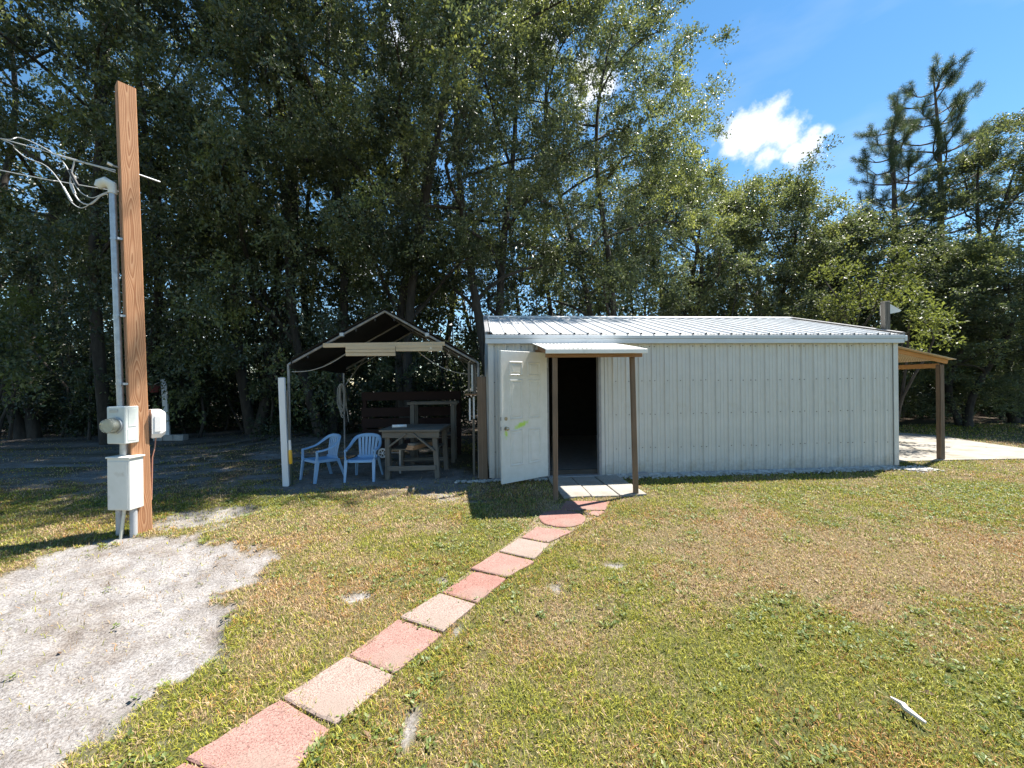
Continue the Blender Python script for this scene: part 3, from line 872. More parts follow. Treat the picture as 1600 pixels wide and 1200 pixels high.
# ------------------------------------------------------------------ canopy over the door
cv = thing('door_canopy', 'small white corrugated awning on two brown posts over the shed doorway', 'awning', (A[0], A[1], 0), SHED_RZ)
def to_shed(p):
    q = np.array([p[0] - A[0], p[1] - A[1]])
    return (float(q @ WDIR), float(q @ WN))
P1 = to_shed(gp(868, 781)); P2 = to_shed(gp(993.5, 773))
zf, zbk = 1.965, 2.235
dF = min(P1[1], P2[1]) - .06
x0c, x1c = P1[0] - .14, P2[0] + .08
b = MB()
nC = 46
rows = 5
vs = []
for j in range(rows):
    t = j / (rows - 1)
    yy = -.035 + (dF - .08 + .035) * t; zz = zbk + (zf + .055 - zbk) * t
    for i in range(nC * 4 + 1):
        x = x0c + (x1c - x0c) * i / (nC * 4)
        vs.append((x, yy, zz + .009 * math.sin(2 * PI * i / 8.0) + .004 * math.sin(x * 5 + yy * 3)))
w_ = nC * 4 + 1
fs = [(j * w_ + i, j * w_ + i + 1, (j + 1) * w_ + i + 1, (j + 1) * w_ + i) for j in range(rows - 1) for i in range(w_ - 1)]
b.add(vs, fs)
sh = b.build('roof_sheet', M['white_sheet'], cv, True)
md = sh.modifiers.new('thick', 'SOLIDIFY'); md.thickness = .004
MB().box(((x0c + x1c) / 2, dF - .085, zf + .028), (x1c - x0c, .022, .058), bev=.003).build('front_trim', M['white_sheet'], cv)
MB().beam((x0c + .02, dF + .045, zf - .018), (x1c - .02, dF + .045, zf - .018), .04, .05, bev=.004).build('beam', M['beam_wood'], cv)
for x in (x0c + .12, (x0c + x1c) / 2, x1c - .12):
    MB().beam((x, -.045, zbk - .065), (x, dF + .02, zf - .005), .04, .07, bev=.003).build('rafter', M['beam_wood'], cv)
MB().beam((x0c + .06, -.048, zbk - .15), (x1c - .06, -.048, zbk - .15), .03, .09).build('ledger', M['beam_wood'], cv)
for (p, lean) in ((P1, .012), (P2, -.03)):
    MB().beam((p[0], p[1], -.05), (p[0] + lean, p[1] + .01, zf - .02), .062, .062, bev=.006).build('post', M['post_wood'], cv)

# stones along the foot of the wall
rg = np.random.default_rng(11)
st = MB()
def stone(c, r, b):
    k = 6
    vs = [(c[0], c[1], c[2] + r * .62)]
    for j, (zz, rr) in enumerate(((.3, .85), (-.4, .95))):
        for i in range(k):
            a = 2 * PI * i / k + j * .4
            q = rr * r * (1 + rg.uniform(-.22, .22))
            vs.append((c[0] + q * math.cos(a), c[1] + q * math.sin(a) * .8, c[2] + zz * r))
    fs = [(0, 1 + i, 1 + (i + 1) % k) for i in range(k)] + [(1 + i, 1 + k + i, 1 + k + (i + 1) % k, 1 + (i + 1) % k) for i in range(k)]
    b.add(vs, fs)
for i in range(3400):
    s_ = rg.uniform(1.95, 7.75); dd = -.03 - abs(rg.normal(0, .09)) - (.25 * rg.random() if s_ > 7.2 else 0)
    p = wl(s_, dd); r = rg.uniform(.008, .024)
    stone((p[0], p[1], r * .2 + max(0, .02 + dd * .1)), r, st)
for i in range(260):
    p = wl(rg.uniform(-.6, .9), -.05 - abs(rg.normal(0, .06))); stone((p[0], p[1], .006), rg.uniform(.008, .03), st)
g = st.build('gravel', M['stone'], kind='stuff')
g['label'] = 'strip of small grey and white stones along the shed foot'; g['category'] = 'gravel'
brk = MB().box((0, 0, .03), (.20, .09, .06), .1, .006).build('brick', M['darktrim'])
brk.location = tuple(wl(2.52, -.10)); brk.rotation_euler = (0, 0, .12)
tag(brk, 'dark brick lying against the shed wall right of the doorway', 'brick')

# ------------------------------------------------------------------ lean-to at the right end and the tall grey post
lp = gp(1470, 718)
lt_ = thing('lean_to', 'orange timber lean-to roof on a brown post at the right end of the shed', 'lean-to', (lp[0], lp[1], 0), SHED_RZ)
MB().beam((0, 0, -.1), (0, 0, 1.86), .086, .086, bev=.006).build('post', M['post_wood'], lt_)
MB().beam((0.0, 2.6, -.1), (0, 2.6, 1.86), .10, .10, bev=.006).build('post', M['post_wood'], lt_)
inn = -(lp[0] - wl(SHED_L, 0)[0]) + .10
for y in (-.07, .9, 1.8, 2.67):
    MB().beam((.06, y, 1.91), (inn, y, 2.20), .04, .075, bev=.004).build('rafter', M['orange_wood'], lt_)
MB().beam((0.0, .02, 1.84), (0.0, 2.75, 1.84), .04, .09, bev=.004).build('beam', M['orange_wood'], lt_)
rs = MB(); rs.beam((.09, 1.3, 1.952), (inn, 1.3, 2.252), 3.0, .010)
rs.build('roof_sheet', M['pale_wood'], lt_)
gpst = wl(SHED_L + .17, .30)
gp_t = thing('timber_post', 'tall grey weathered post rising past the right roof corner with a pale lamp hood', 'post', gpst)
topz = 1.57 + (593.6 - 471) / 600 * gpst[1]
MB().beam((0, 0, -.1), (0, 0, topz), .10, .10, bev=.006).build('shaft', M['grey_wood'], gp_t)
hd = MB()
hd.add([(.055, -.02, topz - .04), (.055, .16, topz - .04), (.055, -.02, topz - .24), (.055, .16, topz - .24), (.30, -.01, topz - .17), (.30, .15, topz - .17), (.26, -.01, topz - .20), (.26, .15, topz - .20)],
       [(0, 1, 5, 4), (2, 6, 7, 3), (0, 4, 6, 2), (1, 3, 7, 5), (4, 5, 7, 6), (0, 2, 3, 1)])
hd.build('lamp_hood', M['white_sheet'], gp_t)
MB().box((.07, -.03, 1.10), (.05, .10, .16), bev=.008).build('outlet_box', M['galv'], gp_t)
MB().cyl((.06, -.03, .0), (.06, -.03, 1.05), .012, 8).build('conduit', M['galv'], gp_t)

# ------------------------------------------------------------------ frame tent
te = thing('frame_tent', 'open carport tent with dark tarp roof over a grey pipe frame', 'tent', (A[0], A[1], 0), SHED_RZ)
FL = np.array([*to_shed(gp(452, 757))]); 
TX0, TX1 = FL[0] - .03, -.20
TY0, TY1 = FL[1] + .10, FL[1] + 2.65
TE, TP = 1.93, 2.80
TXM = (TX0 + TX1) / 2 + .0
MB_ = MB
def pipe(name, pts, r=.021, m='tent_pipe'): return MB().tube(pts, r, 10).build(name, M[m], te, True)
for y in (TY0, TY1):
    pipe('pole', [(TX0, y, -.05), (TX0 - .01, y, TE)])
    pipe('pole', [(TX1, y, -.05), (TX1, y, TE)])
    pipe('rafter', [(TX0, y, TE), (TXM, y, TP)]); pipe('rafter', [(TX1, y, TE), (TXM, y, TP)])
for x, z in ((TX0, TE), (TX1, TE), (TXM, TP)):
    pipe('purlin', [(x, TY0, z), (x, TY1, z)], .018)
pipe('rafter', [(TX0, (TY0 + TY1) / 2, TE), (TXM, (TY0 + TY1) / 2, TP)], .018); pipe('rafter', [(TX1, (TY0 + TY1) / 2, TE), (TXM, (TY0 + TY1) / 2, TP)], .018)
pipe('brace', [(TX0 + .02, TY1, TE - .35), (TX0 + .45, TY1, TE + .25)], .012)
pipe('brace', [(TX1 - .02, TY1, TE - .35), (TX1 - .45, TY1, TE + .25)], .012)
for x, sg in ((TX0, 1), (TX1, -1)):
    for f in (.55, ):
        q = (x + (TXM - x) * f, TY0 - .02, TE + (TP - TE) * f)
        MB().box(q, (.07, .06, .07), bev=.01).build('clamp', M['galv'], te)
tp = MB()
nu, nv = 15, 16
for sg, xe in ((-1, TX0 - .06), (1, TX1 + .06)):
    vs = []
    for i in range(nu):
        for j in range(nv):
            u = i / (nu - 1); v = j / (nv - 1)
            x = TXM + (xe - TXM) * u
            z = TP + .03 + (TE + .0 - TP) * u - .05 * math.sin(u * PI) * math.sin(v * 2 * PI) ** 2 * .8 + .012 * math.sin(9 * v + 4 * u)
            y = TY0 - .05 + (TY1 - TY0 + .1) * v
            if i == nu - 1: z -= .10; x = TXM + (xe - TXM) * (u - 1 / (nu - 1) * .9)
            vs.append((x, y, z))
    fs = [(i * nv + j, i * nv + j + 1, (i + 1) * nv + j + 1, (i + 1) * nv + j) for i in range(nu - 1) for j in range(nv - 1)]
    tp.add(vs, fs)
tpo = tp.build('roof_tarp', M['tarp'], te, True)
md = tpo.modifiers.new('thick', 'SOLIDIFY'); md.thickness = .003
# bungee balls along the front rafters
for sg, xe in ((0, TX0), (1, TX1)):
    for f in (.2, .45, .7, .9):
        x = xe + (TXM - xe) * f; z = TE + (TP - TE) * f
        bl = MB(); bl.tube([(x, TY0 - .03, z - .035), (x, TY0 - .03, z - .06), (x, TY0 - .03, z - .085)], [.006, .016, .006], 8); bl.build('bungee_ball', M['black'], te, True)
# timber cross beam with two pale slat boards
zc = TE + .30
fx = .36
MB().beam((TX0 + (TXM - TX0) * fx, TY0 - .03, zc), (TX1 + (TXM - TX1) * .36, TY0 - .03, zc + .025), .04, .07, bev=.003).build('cross_beam', M['pale_wood'], te)
xa = TX0 + (TXM - TX0) * fx + .36; xb = xa + .80; xc = xb + .76
for (u0, u1, n, zt) in ((xa, xb - .004, 3, zc - .008), (xb + .004, xc, 2, zc + .010)):
    for k in range(n):
        MB().box(((u0 + u1) / 2, TY0 - .058 - .004 * (k % 2), zt - .03 - k * .056), (u1 - u0, .014, .052), bev=.003).build('slat', M['pale_wood'], te)
def sag(p0, p1, d, n=14):
    p0 = np.array(p0, float); p1 = np.array(p1, float)
    return [tuple(p0 + (p1 - p0) * t - np.array([0, 0, 4 * d * t * (1 - t)])) for t in np.linspace(0, 1, n)]
for a_, b_, d_ in (((TX0 + .05, TY0 - .02, TE - .12), (xa + .0, TY0 + .05, zc - .1), .10), ((xb + .35, TY0 + .02, zc - .1), (TX1 - .12, TY0 + .15, TE - .18), .10),
                   ((TX0 + .1, TY1 - .2, TE - .05), (xa + .35, TY0 + .6, zc - .1), .02)):
    MB().tube(sag(a_, b_, d_), .006, 6).build('cord', M['rope'], te, True)

# white board beside the front left tent pole, with a long handled tool
wp0 = gp(447.5, 758); wp1 = at(440, 590, wp0[1])
wb = MB().beam((0, 0, -.05), tuple(wp1 - wp0), .10, .04, up=(0, 1, 0), bev=.004).build('white_board', M['white_wood'])
wb.location = tuple(wp0)
tag(wb, 'white painted upright board at the front left corner of the tent', 'board')
tl = gp(456, 758)
tool = thing('garden_tool', 'long handled garden tool with yellow grip leaning beside the white board', 'tool', tl)
tdir = at(449, 610, tl[1] - .03) - tl; Lh = np.linalg.norm(tdir); tdir = tdir / Lh
def td(s): return tuple(tdir * s)
MB().cyl(td(.0), td(.36), .016, 10).build('lower_shaft', M['dark_green'], tool, True)
MB().tube([td(.34), td(.36), td(.55), td(.57)], [.018, .026, .026, .018], 12).build('grip', M['yellow'], tool, True)
MB().cyl(td(.56), td(.72), .020, 10, .017).build('collar', M['white_plastic'], tool, True)
MB().cyl(td(.71), td(Lh), .013, 10).build('handle', M['grey_wood'], tool, True)

# rope coil on the rear left pole
rp0 = np.array([*wl(TX0 + .02, TY1 - .03)])
rope = thing('rope_coil', 'grey rope coil hanging on the rear left tent pole', 'rope', (rp0[0], rp0[1], 0))
r_ = random.Random(3)
for k in range(7):
    wid = r_.uniform(.05, .11); ln = r_.uniform(.5, .8); z0 = 1.62; ox = r_.uniform(-.10, .0)
    pts = []
    for i in range(21):
        a = 2 * PI * i / 20
        pts.append((ox + wid * math.sin(a) * .8, -.05 + r_.uniform(-.01, .01) - .008 * k, z0 - ln / 2 + ln / 2 * math.cos(a)))
    MB().tube(pts, .0085, 6, False).build('loop', M['rope'], rope, True)
MB().tube([(.02, -.05, 1.5), (.06, -.06, 1.1), (.10, -.05, .75)], .008, 6).build('tail', M['rope'], rope, True)

# ------------------------------------------------------------------ blue plastic chairs
def make_chair(label, loc, rz):
    c = thing('plastic_chair', label, 'chair', loc, rz, 'blue plastic armchairs under the tent'); c.scale = (.88, .88, .88)
    mt = M['blue_plastic']
    # seat: dished sheet with rolled front
    b = MB(); n = 11; m_ = 11; vs = []
    for j in range(m_):
        for i in range(n):
            u = i / (n - 1) * 2 - 1; v = j / (m_ - 1)
            wx = .235 - .035 * v
            z = .405 - .035 * v - .018 * (1 - u * u) * math.sin(v * PI) 
            y = -.235 + .45 * v
            if j == 0: z -= .045; y -= .004
            if abs(u) > .99: z += .012
            vs.append((u * wx, y, z))
    b.add(vs, [(j * n + i, j * n + i + 1, (j + 1) * n + i + 1, (j + 1) * n + i) for j in range(m_ - 1) for i in range(n - 1)])
    s_ = b.build('seat', mt, c, True); k = s_.modifiers.new('t', 'SOLIDIFY'); k.thickness = .012
    # top rail and arms: one swept band
    pts = []; ctrl = [(-.265, -.235, .585), (-.285, -.10, .60), (-.285, .04, .635), (-.265, .15, .705), (-.215, .235, .775), (-.12, .275, .805), (0, .285, .812)]
    ctrl = ctrl + [(-x, y, z) for x, y, z in ctrl[-2::-1]]
    def cr(P, t):
        i = min(int(t), len(P) - 2); f = t - i
        p0, p1, p2, p3 = [np.array(P[min(max(q, 0), len(P) - 1)]) for q in (i - 1, i, i + 1, i + 2)]
        return .5 * ((2 * p1) + (-p0 + p2) * f + (2 * p0 - 5 * p1 + 4 * p2 - p3) * f * f + (-p0 + 3 * p1 - 3 * p2 + p3) * f ** 3)
    b = MB(); rings = []
    NN = 60
    for i in range(NN + 1):
        t = i / NN * (len(ctrl) - 1)
        p = cr(ctrl, t); q = cr(ctrl, min(t + .02, len(ctrl) - 1)) - cr(ctrl, max(t - .02, 0)); q = q / np.linalg.norm(q)
        s = abs(i / NN * 2 - 1)                   # 1 at arm ends, 0 at top centre
        tilt = max(0, min(1, (s - .45) / .35))    # flat on the arms, upright at the top
        nrm = np.array([0, -.25, 1.0]) * tilt + np.array([-.0, -1, .35]) * (1 - tilt)
        nrm = nrm - q * (nrm @ q); nrm /= np.linalg.norm(nrm)
        sdv = np.cross(q, nrm)
        w = .034 if s < .5 else .030; th = .011
        rings.append([p + sdv * a * w + nrm * (d_ * th - abs(a) ** 2 * .008) for a, d_ in ((-1, -1), (-1, .3), (-.6, 1), (.6, 1), (1, .3), (1, -1))])
    vs = [v for r in rings for v in r]; k = 6
    fs = [(i * k + j, i * k + (j + 1) % k, (i + 1) * k + (j + 1) % k, (i + 1) * k + j) for i in range(NN) for j in range(k)]
    fs += [tuple(range(k - 1, -1, -1)), tuple(NN * k + j for j in range(k))]
    b.add(vs, fs); b.build('top_rail_and_arms', mt, c, True)
    # legs, L-shaped and tapered
    for sx in (-1, 1):
        b = MB()
        b.beam((sx * .262, -.285, 0), (sx * .255, -.235, .41), .036, .018, (0, 1, 0), w1=.060, h1=.026)
        b.beam((sx * .276, -.270, 0), (sx * .272, -.215, .41), .018, .036, (0, 1, 0), w1=.020, h1=.060)
        b.build('front_leg', mt, c, True)
        b = MB().tube([(sx * .262, -.235, .40), (sx * .272, -.228, .48), (sx * .270, -.230, .585)], [.030, .024, .026], 8, flat=.6)
        b.build('arm_support', mt, c, True)
        b = MB()
        b.beam((sx * .255, .335, 0), (sx * .205, .215, .38), .034, .020, (0, 1, 0), w1=.055, h1=.026)
        b.beam((sx * .268, .322, 0), (sx * .218, .20, .38), .018, .034, (0, 1, 0), w1=.020, h1=.055)
        b.build('rear_leg', mt, c, True)
        b = MB().beam((sx * .228, -.20, .385), (sx * .20, .20, .36), .014, .05); b.build('side_rail', mt, c)
    # back: lower band and six slats fanning up into the top rail
    MB().beam((-.195, .212, .395), (.195, .212, .395), .020, .06, bev=.004).build('back_band', mt, c)
    for i in range(6):
        u = (i - 2.5) / 2.5
        b = MB()
        p = [(u * .135, .215, .39), (u * .150, .232, .55), (u * .165, .258, .68), (u * .170, .278, .80)]
        for q in range(3):
            b.beam(p[q], p[q + 1], .046, .010, (0, 1, 0), w1=.046, h1=.010)
        b.build('back_slat', mt, c, True)
    return c
c1 = (gp(535, 753) + gp(583, 752)) / 2
make_chair('blue plastic armchair facing the camera, right of the pair, nearer the workbench', (c1[0] + .01, c1[1] + .25, -.012), math.radians(3))
c2 = gp(499, 748)
make_chair('blue plastic armchair turned to the left, nearer the white board', (c2[0] + .02, c2[1] + .05, -.012), math.radians(-36))

# ------------------------------------------------------------------ workbench and what lies on it
wl0 = gp(607, 745); wl1 = gp(681, 745)
bw_ = np.linalg.norm((wl1 - wl0)[:2])
wbz = math.atan2((wl1 - wl0)[1], (wl1 - wl0)[0])
wb = thing('workbench', 'grey weathered timber workbench with diagonal braces under the tent', 'workbench', wl0, wbz)
BH, BD = .80, .70
for x, y in ((.0, 0), (bw_, 0), (0.0, BD), (bw_, BD)):
    sp = .0 if x == 0 else .035
    MB().beam((x + sp, y, -.05), (x - sp * .3, y, BH - .03), .085, .085, bev=.006).build('leg', M['grey_wood'], wb)
for k in range(5):
    MB().box((bw_ / 2 - .01, -.07 + k * .185 + .05, BH + .002 * (k % 3)), (bw_ + .22, .178, .036), bev=.004).build('top_plank', M['grey_wood_x'], wb)
for y in (-.058, BD + .058):
    MB().beam((-.08, y, BH - .075), (bw_ + .08, y, BH - .075), .03, .10, bev=.004).build('apron', M['grey_wood_x'], wb)
    MB().beam((.0, y * .9, .15), (bw_ + .02, y * .9, .17), .03, .08, bev=.004).build('stretcher', M['grey_wood_x'], wb)
MB().beam((.03, -.066, .52), (bw_ * .42, -.066, BH - .05), .03, .075, (0, 1, 0), bev=.004).build('brace', M['grey_wood'], wb)
MB().beam((bw_ - .0, -.066, .46), (bw_ * .56, -.066, BH - .05), .03, .075, (0, 1, 0), bev=.004).build('brace', M['grey_wood'], wb)
MB().beam((.03, BD * .5, .46), (bw_, BD * .5, .46), .6, .02).build('shelf', M['grey_wood_x'], wb)
def bpt(x, y, z):
    return (wl0[0] + x * math.cos(wbz) - y * math.sin(wbz), wl0[1] + x * math.sin(wbz) + y * math.cos(wbz), z)
pp = MB()
sp = [(.028 * (1 - .5 * t / 6) * math.cos(t * 2.1) , .03 * (1 - .5 * t / 6) * math.sin(t * 2.1)) for t in np.linspace(0, 6, 40)]
vs = [(xx, yy, zz) for xx in (-.12, .12) for yy, zz in sp]
pp.add(vs, [(i, i + 1, 41 + i, 40 + i) for i in range(39)])
po = pp.build('paper_roll', M['paper'], None, True); po.location = bpt(.16, .12, BH + .055); po.rotation_euler = (0, 0, .25 + wbz)
md = po.modifiers.new('t', 'SOLIDIFY'); md.thickness = .002
tag(po, 'loose roll of white paper on top of the workbench', 'paper roll')
for k in range(3):
    o = MB().box((0, 0, 0), (.15, .55, .036), bev=.003).build('lumber', M['lumber_end'], None)
    o.location = bpt(.50 + .012 * k, .17, .49 + .038 * k); o.rotation_euler = (0, 0, -.45 + .03 * k)
    tag(o, ('reddish board at the bottom of the short stack on the workbench shelf', 'reddish board in the middle of the short stack on the workbench shelf',
            'greyish board on top of the short stack on the workbench shelf')[k], 'board', 'short boards on the workbench shelf')
    if k == 2: o.data.materials[0] = M['grey_wood']
# small wheel beside the bench
wc = at(598, 708, wl0[1] + .22)
wh = thing('spoked_wheel', 'small pale spoked wheel standing left of the workbench', 'wheel', (wc[0], wc[1], 0))
R = float(wc[2])
R0 = .075
t = MB()
t.tube([(R0 * math.cos(a), 0, R + R0 * math.sin(a)) for a in np.linspace(0, 2 * PI, 25)], .014, 8, False); t.build('tyre', M['white_plastic'], wh, True)
t = MB()
for k in range(6):
    a = k * PI / 3
    t.beam((0, 0, R), (R0 * math.cos(a), 0, R + R0 * math.sin(a)), .014, .012)
t.cyl((0, -.02, R), (0, .02, R), .018, 12); t.build('spokes', M['white_plastic'], wh)
t = MB().cyl((0, .02, R), (.30, .03, R), .009, 8); t.beam((.30, .03, 0), (.30, .03, R + .05), .03, .03); t.build('axle', M['galv'], wh)
# dark rack behind
rk0 = at(565, 620, 8.45); rk1 = at(720, 617, 8.65)
rack = thing('storage_rack', 'dark red timber rack with long top board at the back of the tent', 'rack', (rk0[0], rk0[1], 0), math.atan2(rk1[1] - rk0[1], rk1[0] - rk0[0]))
RL = float(np.linalg.norm((rk1 - rk0)[:2]))
for x in (.05, RL - .05, RL * .5):
    MB().beam((x, .06, -.05), (x, .06, 1.42), .08, .06, bev=.004).build('post', M['dark_red_wood'], rack)
for z, h in ((1.33, .19), (.98, .2), (.74, .2), (.50, .2), (.26, .2)):
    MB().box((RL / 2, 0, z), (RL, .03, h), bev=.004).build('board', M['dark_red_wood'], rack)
MB().box((RL / 2, .25, .46), (RL, .5, .03), bev=.004).build('shelf', M['dark_red_wood'], rack)
# grey trestle frame between bench and rack
tr0 = at(645, 700, 7.75); tr1 = at(708, 700, 7.8)
tre = thing('trestle', 'grey timber trestle frame standing behind the workbench', 'trestle', (tr0[0], tr0[1], 0), math.atan2(tr1[1] - tr0[1], tr1[0] - tr0[0]))
TL = float(np.linalg.norm((tr1 - tr0)[:2]))
for x in (0, TL):
    for y in (0, .4): MB().beam((x, y, -.05), (x, y, 1.17), .08, .06, bev=.004).build('leg', M['grey_wood'], tre)
for y in (0, .4): MB().beam((-.1, y - .002, 1.20), (TL + .1, y - .002, 1.20), .09, .05, bev=.004).build('rail', M['grey_wood_x'], tre)
MB().beam((0, .2, .55), (TL, .2, .55), .4, .03).build('shelf', M['grey_wood_x'], tre)
# weathered post and hanging strips at the right tent pole
wpst = wl(-.06, -.02) 
wpp = MB().beam((0, 0, -.05), (-.02, .0, 1.70), .15, .07, up=(0, 1, 0), bev=.008).build('timber_plank', M['post_wood']); wpp.location = (float(wl(-.13, .02)[0]), float(wl(-.13, .02)[1]), 0)
tag(wpp, 'dark weathered upright plank against the left end of the shed', 'plank')
hg = wl(TX1 - .03, TY0 + .12)
hk = thing('hanging_rack', 'grey hanging strips on a small shelf at the right tent pole', 'rack', (hg[0], hg[1], 0), SHED_RZ)
for k in range(4):
    MB().box((-.13 + k * .055, -.03 + .01 * (k % 2), 1.70 - .02 * k), (.036, .012, .50 - .04 * (k % 2)), .05 * k, .003).build('strip', M['galv' if k % 2 else 'grey_wood'], hk)
MB().box((-.06, 0, 1.40), (.28, .14, .025), bev=.003).build('shelf', M['beam_wood'], hk)
for x in (-.12, -.05, .02): MB().box((x, -.02, 1.19 - abs(x) * .4), (.028, .02, .38), bev=.003).build('peg', M['white_wood'], hk)
MB().beam((-.06, .03, 0), (-.06, .03, 1.98), .04, .03).build('upright', M['grey_wood'], hk)
MB().tube([(-.14, -.02, 1.94), (-.05, -.10, 2.02), (.02, -.03, 1.95), (.05, -.03, 1.80)], .008, 6).build('hook', M['rope'], hk, True)

# ------------------------------------------------------------------ service pole with meter
pb = gp(222, 827)
pt = at(196, 137, pb[1] + .02)
lean = (pt - pb); PH = float(lean[2]); lean = lean / PH
fa = math.atan2(-.6, .8)                      # bearing of the wide sunlit face
pole = thing('service_pole', 'tall square reddish timber pole carrying the electric meter', 'pole', pb, fa)
def pole_wood():
    m, nt, N, L, b = newmat('treated_pine_pole')
    b.inputs['Roughness'].default_value = .72; b.inputs['Specular IOR Level'].default_value = .25
    tc = N.new('ShaderNodeTexCoord'); sp = N.new('ShaderNodeSeparateXYZ'); L.new(tc.outputs['Object'], sp.inputs[0])
    def op(o, a, c=None):
        k = N.new('ShaderNodeMath'); k.operation = o
        for i, v in enumerate((a, c)):
            if v is None: continue
            if isinstance(v, (int, float)): k.inputs[i].default_value = v
            else: L.new(v, k.inputs[i])
        return k.outputs[0]
    def nz(scale, sc, det=2):
        mp = N.new('ShaderNodeMapping'); mp.inputs['Scale'].default_value = sc
        L.new(tc.outputs['Object'], mp.inputs['Vector'])
        n = N.new('ShaderNodeTexNoise'); n.inputs['Scale'].default_value = scale; n.inputs['Detail'].default_value = det
        L.new(mp.outputs[0], n.inputs['Vector']); return n.outputs['Fac']
    u = op('SUBTRACT', sp.outputs['Y'], op('MULTIPLY', sp.outputs['Z'], LYW))
    u = op('ADD', u, op('MULTIPLY', op('SUBTRACT', nz(1.2, (0, 0, 1)), .5), .10))
    w = op('SUBTRACT', sp.outputs['X'], op('MULTIPLY', sp.outputs['Z'], LXW))
    v = op('ADD', op('MULTIPLY', op('POWER', op('ABSOLUTE', u), 1.5), 46), op('MULTIPLY', op('ABSOLUTE', w), 3.0))
    v = op('ADD', v, op('MULTIPLY', nz(.9, (0.6, 0.6, 1), 1), 3.2))
    v = op('ADD', v, op('MULTIPLY', nz(7, (1, 1, .3), 3), .22))
    g = op('FRACT', op('MULTIPLY', v, 5.0))
    f = op('ADD', op('MULTIPLY', g, .75), op('MULTIPLY', nz(60, (1, 1, .06), 4), .35))
    r = ramp(N, [(.15, (.56, .315, .175)), (.55, (.45, .225, .115)), (.82, (.34, .15, .07)), (.93, (.29, .12, .055)), (1.0, (.48, .26, .14))])
    L.new(f, r.inputs['Fac'])
    hs = N.new('ShaderNodeHueSaturation'); mr = N.new('ShaderNodeMapRange'); mr.inputs['To Min'].default_value = .8; mr.inputs['To Max'].default_value = 1.2
    L.new(nz(2.2, (1, 1, 1), 4), mr.inputs['Value']); L.new(mr.outputs[0], hs.inputs['Value']); L.new(r.outputs[0], hs.inputs['Color'])
    L.new(hs.outputs[0], b.inputs['Base Color'])
    bp = N.new('ShaderNodeBump'); bp.inputs['Strength'].default_value = .2; bp.inputs['Distance'].default_value = .003
    L.new(f, bp.inputs['Height']); L.new(bp.outputs[0], b.inputs['Normal'])
    return m
# in the pole's frame: +x is the sunlit face, -y the meter face
ca, sa = math.cos(-fa), math.sin(-fa)
lx, ly = lean[0] * ca - lean[1] * sa, lean[0] * sa + lean[1] * ca
PW = .150
LXW, LYW = lx, ly
M['pole_wood'] = pole_wood()
def pl(x, y, z): return (x + lx * z, y + ly * z, z)
b = MB()
nz = 12; vs = []
for i in range(nz + 1):
    z = -.1 + (PH + .1) * i / nz
    c_ = .006
    for x, y in ((-1, -1), (1, -1), (1, 1), (-1, 1)):
        for ex, ey in (((1, 0), (0, 1)) if x * y > 0 else ((0, 1), (1, 0))):
            vs.append(pl(x * (PW / 2 - (c_ if ex else 0)), y * (PW / 2 - (c_ if ey else 0)), z))
order = []
fs = []
# order ring by angle
ring = sorted(range(8), key=lambda k: math.atan2(vs[k][1], vs[k][0]))
for i in range(nz):
    for k in range(8):
        a, c_ = ring[k], ring[(k + 1) % 8]
        fs.append((i * 8 + a, i * 8 + c_, (i + 1) * 8 + c_, (i + 1) * 8 + a))
fs.append(tuple(nz * 8 + k for k in ring)); fs.append(tuple(ring[::-1]))
b.add(vs, fs); b.build('shaft', M['pole_wood'], pole)
my = -PW / 2 - .075
mx0 = -.015
def zat(py): return float(at(195, py, pb[1])[2])
zwh = zat(300)
MB().cyl(pl(mx0, my + .02, zat(640)), pl(mx0, my + .02, zwh - .04), .030, 16).build('conduit', M['galv'], pole, True)
for py in (378, 496, 600):
    z = zat(py)
    st_ = MB(); st_.cyl(pl(mx0, my + .02, z - .012), pl(mx0, my + .02, z + .012), .034, 16); st_.box(pl(mx0 + .05, -PW / 2 - .02, z), (.05, .04, .024))
    st_.build('strap', M['galv'], pole, True)
whd = MB()
whd.tube([pl(mx0, my + .02, zwh - .06), pl(mx0, my + .02, zwh - .01), pl(mx0, my + .015, zwh + .03), pl(mx0 - .02, my - .025, zwh + .055), pl(mx0 - .05, my - .065, zwh + .03), pl(mx0 - .06, my - .085, zwh - .01)], [.038, .038, .050, .056, .046, .030], 14)
whd.build('weatherhead', M['panel_box'], pole, True)
BROT = math.radians(32)                       # the boxes sit turned on the pole's corner
def turn(b, cx, cy):
    c_, s_ = math.cos(BROT), math.sin(BROT)
    b.v = [(cx + (x - cx) * c_ - (y - cy) * s_, cy + (x - cx) * s_ + (y - cy) * c_, z) for x, y, z in b.v]
    return b
zm0, zm1 = zat(690), zat(634)
yb = -PW / 2 - .004
mcx = lx * 1.2 - .005
def bx_(name, b, m, par, sm=False): return turn(b, mcx, yb).build(name, m, par, sm)
zmc = (zm0 + zm1) / 2
mbx = bx_('meter_box', MB().box((mcx, yb - .0725, zmc), (.215, .145, zm1 - zm0), bev=.008), M['meter_box'], pole)
for z0, z1, w in ((zmc - .02, zm1 - .03, .05), (zm0 + .03, zmc - .05, .06)):
    bx_('embossed_plate', MB().box((mcx + .1085, yb - .0725, (z0 + z1) / 2), (.004, w * 1.5, z1 - z0), bev=.001), M['meter_box'], mbx)
bx_('nameplate', MB().box((mcx - .02, yb - .148, zm1 - .045), (.10, .006, .03), bev=.002), M['galv'], mbx)
bx_('meter_ring', MB().cyl((mcx, yb - .144, zmc), (mcx, yb - .167, zmc), .090, 28), M['galv'], mbx, True)
gm, nt, N, L, bb = newmat('meter_glass'); bb.inputs['Base Color'].default_value = (.80, .80, .66, 1); bb.inputs['Roughness'].default_value = .06
